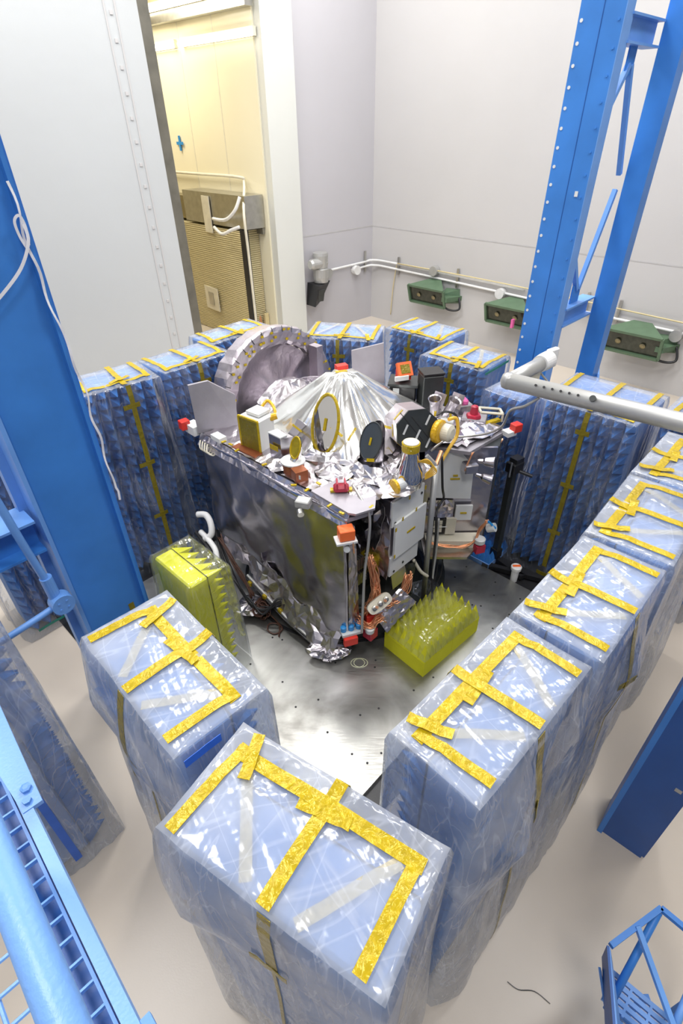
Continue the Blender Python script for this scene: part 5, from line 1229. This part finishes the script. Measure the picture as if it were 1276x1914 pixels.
# ------------------------------------------------------------------ step frame at lower right
def steps():
    r0 = root('blue_steps', (1.5, .8, 0))
    z1 = 1.0
    apex, lft, rgt = Vector((1.71, 1.06, z1)), Vector((1.37, .90, z1)), Vector((1.95, .80, z1))
    def T(a_, b_, w_, name='frame_bar', m='bluesteel'): return MB().bar(a_, b_, w_, w_).build(name, M[m], r0)
    T(lft, apex, .028); T(apex, rgt, .028)
    MB().tube([apex + Vector((-.01, -.01, -.02)), Vector((1.38, .72, .62))], .02, 14).build('diagonal_tube', M['bluesteel'], r0, smooth=True)
    T((lft + apex) / 2 + UP * .012, Vector((1.60, .60, .86)), .026, m='blue2')
    MB().tube([Vector((1.60, .60, .83)), Vector((1.78, .78, .9))], .02, 12).build('lower_tube', M['blue2'], r0, smooth=True)
    # stringers
    def slab(pts, t_, name, m):
        p = [Vector(q) for q in pts]; n_ = (p[1] - p[0]).cross(p[3] - p[0]).normalized() * t_
        MB().add(p + [q - n_ for q in p], [(0, 1, 2, 3), (7, 6, 5, 4), (0, 4, 5, 1), (1, 5, 6, 2), (2, 6, 7, 3), (3, 7, 4, 0)]).build(name, M[m], r0)
    slab([(1.365, .895, 1.0), (1.25, .45, .94), (1.40, .45, .55), (1.50, .93, .62)], .012, 'side_panel', 'blue2')
    slab([(1.362, .90, 1.0), (1.24, .45, .94), (1.26, .45, .72), (1.39, .90, .80)], .012, 'outer_rail', 'dblue')
    slab([(1.355, .86, .80), (1.30, .45, .70), (1.33, .45, .60), (1.39, .86, .70)], .012, 'outer_rail', 'bluesteel')
    # slotted treads
    for k, (z_, o_) in enumerate(((.60, 0), (.46, .14))):
        b = MB(); base = Vector((1.50, .90 - o_, z_))
        ex, ey = Vector((.74, -.67, 0)), Vector((.67, .74, 0))
        for s_ in range(5): b.bar(base - ey * (.022 + s_ * .035), base - ey * (.022 + s_ * .035) + ex * .42, .024, .02)
        for s_ in range(5): b.bar(base - ey * .01 + ex * (.002 + s_ * .104), base - ey * .18 + ex * (.002 + s_ * .104), .012, .019)
        b.build('slotted_tread', M['blue2'], r0)
    T(rgt, Vector((1.95, .8, 0)), .028); T(Vector((1.56, .62, .60)), Vector((1.56, .62, 0)), .026); T(Vector((1.64, .78, .58)), Vector((1.64, .78, 0)), .026)
    tag(r0, 'blue slotted steel steps with a triangular rail frame at the lower right corner', 'steps')
steps()
o = MB().tube(catmull([(1.02, .98, .004), (1.08, .94, .004), (1.18, .93, .004), (1.26, .87, .004)], 5), .003, 5).build('loose_thread', M['cable']); tag(o, 'thin dark thread lying on the beige floor beside the right row of bags', 'thread')

# ------------------------------------------------------------------ lights
def area(name, loc, size, power, col=(1, 1, 1), rot=(0, 0, 0), sy=None):
    l = bpy.data.lights.new(name, 'AREA'); l.energy = power; l.color = col; l.size = size
    if sy: l.shape = 'RECTANGLE'; l.size_y = sy
    o = bpy.data.objects.new(name, l); C.objects.link(o); o.location = loc; o.rotation_euler = rot; return o
for k, (lx, ly) in enumerate(((-3.6, 2.5), (3.6, 2.8), (0, 7.5), (-3.8, 8.2), (4.3, 8.3), (.3, -1.8), (.3, 12.2))):
    area('ceiling_light', (lx, ly, HR - .15), 1.8, 275, (1, .985, .97), sy=1.8)
q = along(3.2, 2.2, 6.8)
area('adjoining_light', q, 3.5, 230, (1, .92, .74), sy=2.0)
w = bpy.data.worlds.new('world'); bpy.context.scene.world = w; w.use_nodes = True
w.node_tree.nodes['Background'].inputs[0].default_value = (.9, .93, 1, 1); w.node_tree.nodes['Background'].inputs[1].default_value = .3

# ------------------------------------------------------------------ camera
cam = bpy.data.cameras.new('camera'); co = bpy.data.objects.new('camera', cam); C.objects.link(co)
cam.sensor_fit = 'VERTICAL'; cam.sensor_height = 36; cam.lens = 36 * 1000. / 1914; cam.clip_start = .02; cam.clip_end = 100
th = math.atan((957 - 223.3) / 1000.); rl = math.atan(22 / 1363.)
fw = Vector((0, cos(th), -sin(th))); r_0 = Vector((1, 0, 0)); u_0 = r_0.cross(fw)
def nadir_x(s):
    rt = r_0 * cos(rl) + u_0 * (s * sin(rl)); return (Vector((0, 0, -1)).dot(rt)) / (Vector((0, 0, -1)).dot(fw))
s_ = 1 if nadir_x(1) > 0 else -1
rt = r_0 * cos(rl) + u_0 * (s_ * sin(rl)); upv = rt.cross(fw)
co.matrix_world = Matrix((( rt.x, upv.x, -fw.x, 0), (rt.y, upv.y, -fw.y, 0), (rt.z, upv.z, -fw.z, 4.5), (0, 0, 0, 1)))
sc = bpy.context.scene; sc.camera = co
sc.view_settings.view_transform = 'Standard'; sc.view_settings.look = 'None'; sc.view_settings.gamma = 1; sc.view_settings.exposure = .12; sc.view_settings.use_curve_mapping = False
sc.cycles.transparent_max_bounces = 24; sc.cycles.max_bounces = 8
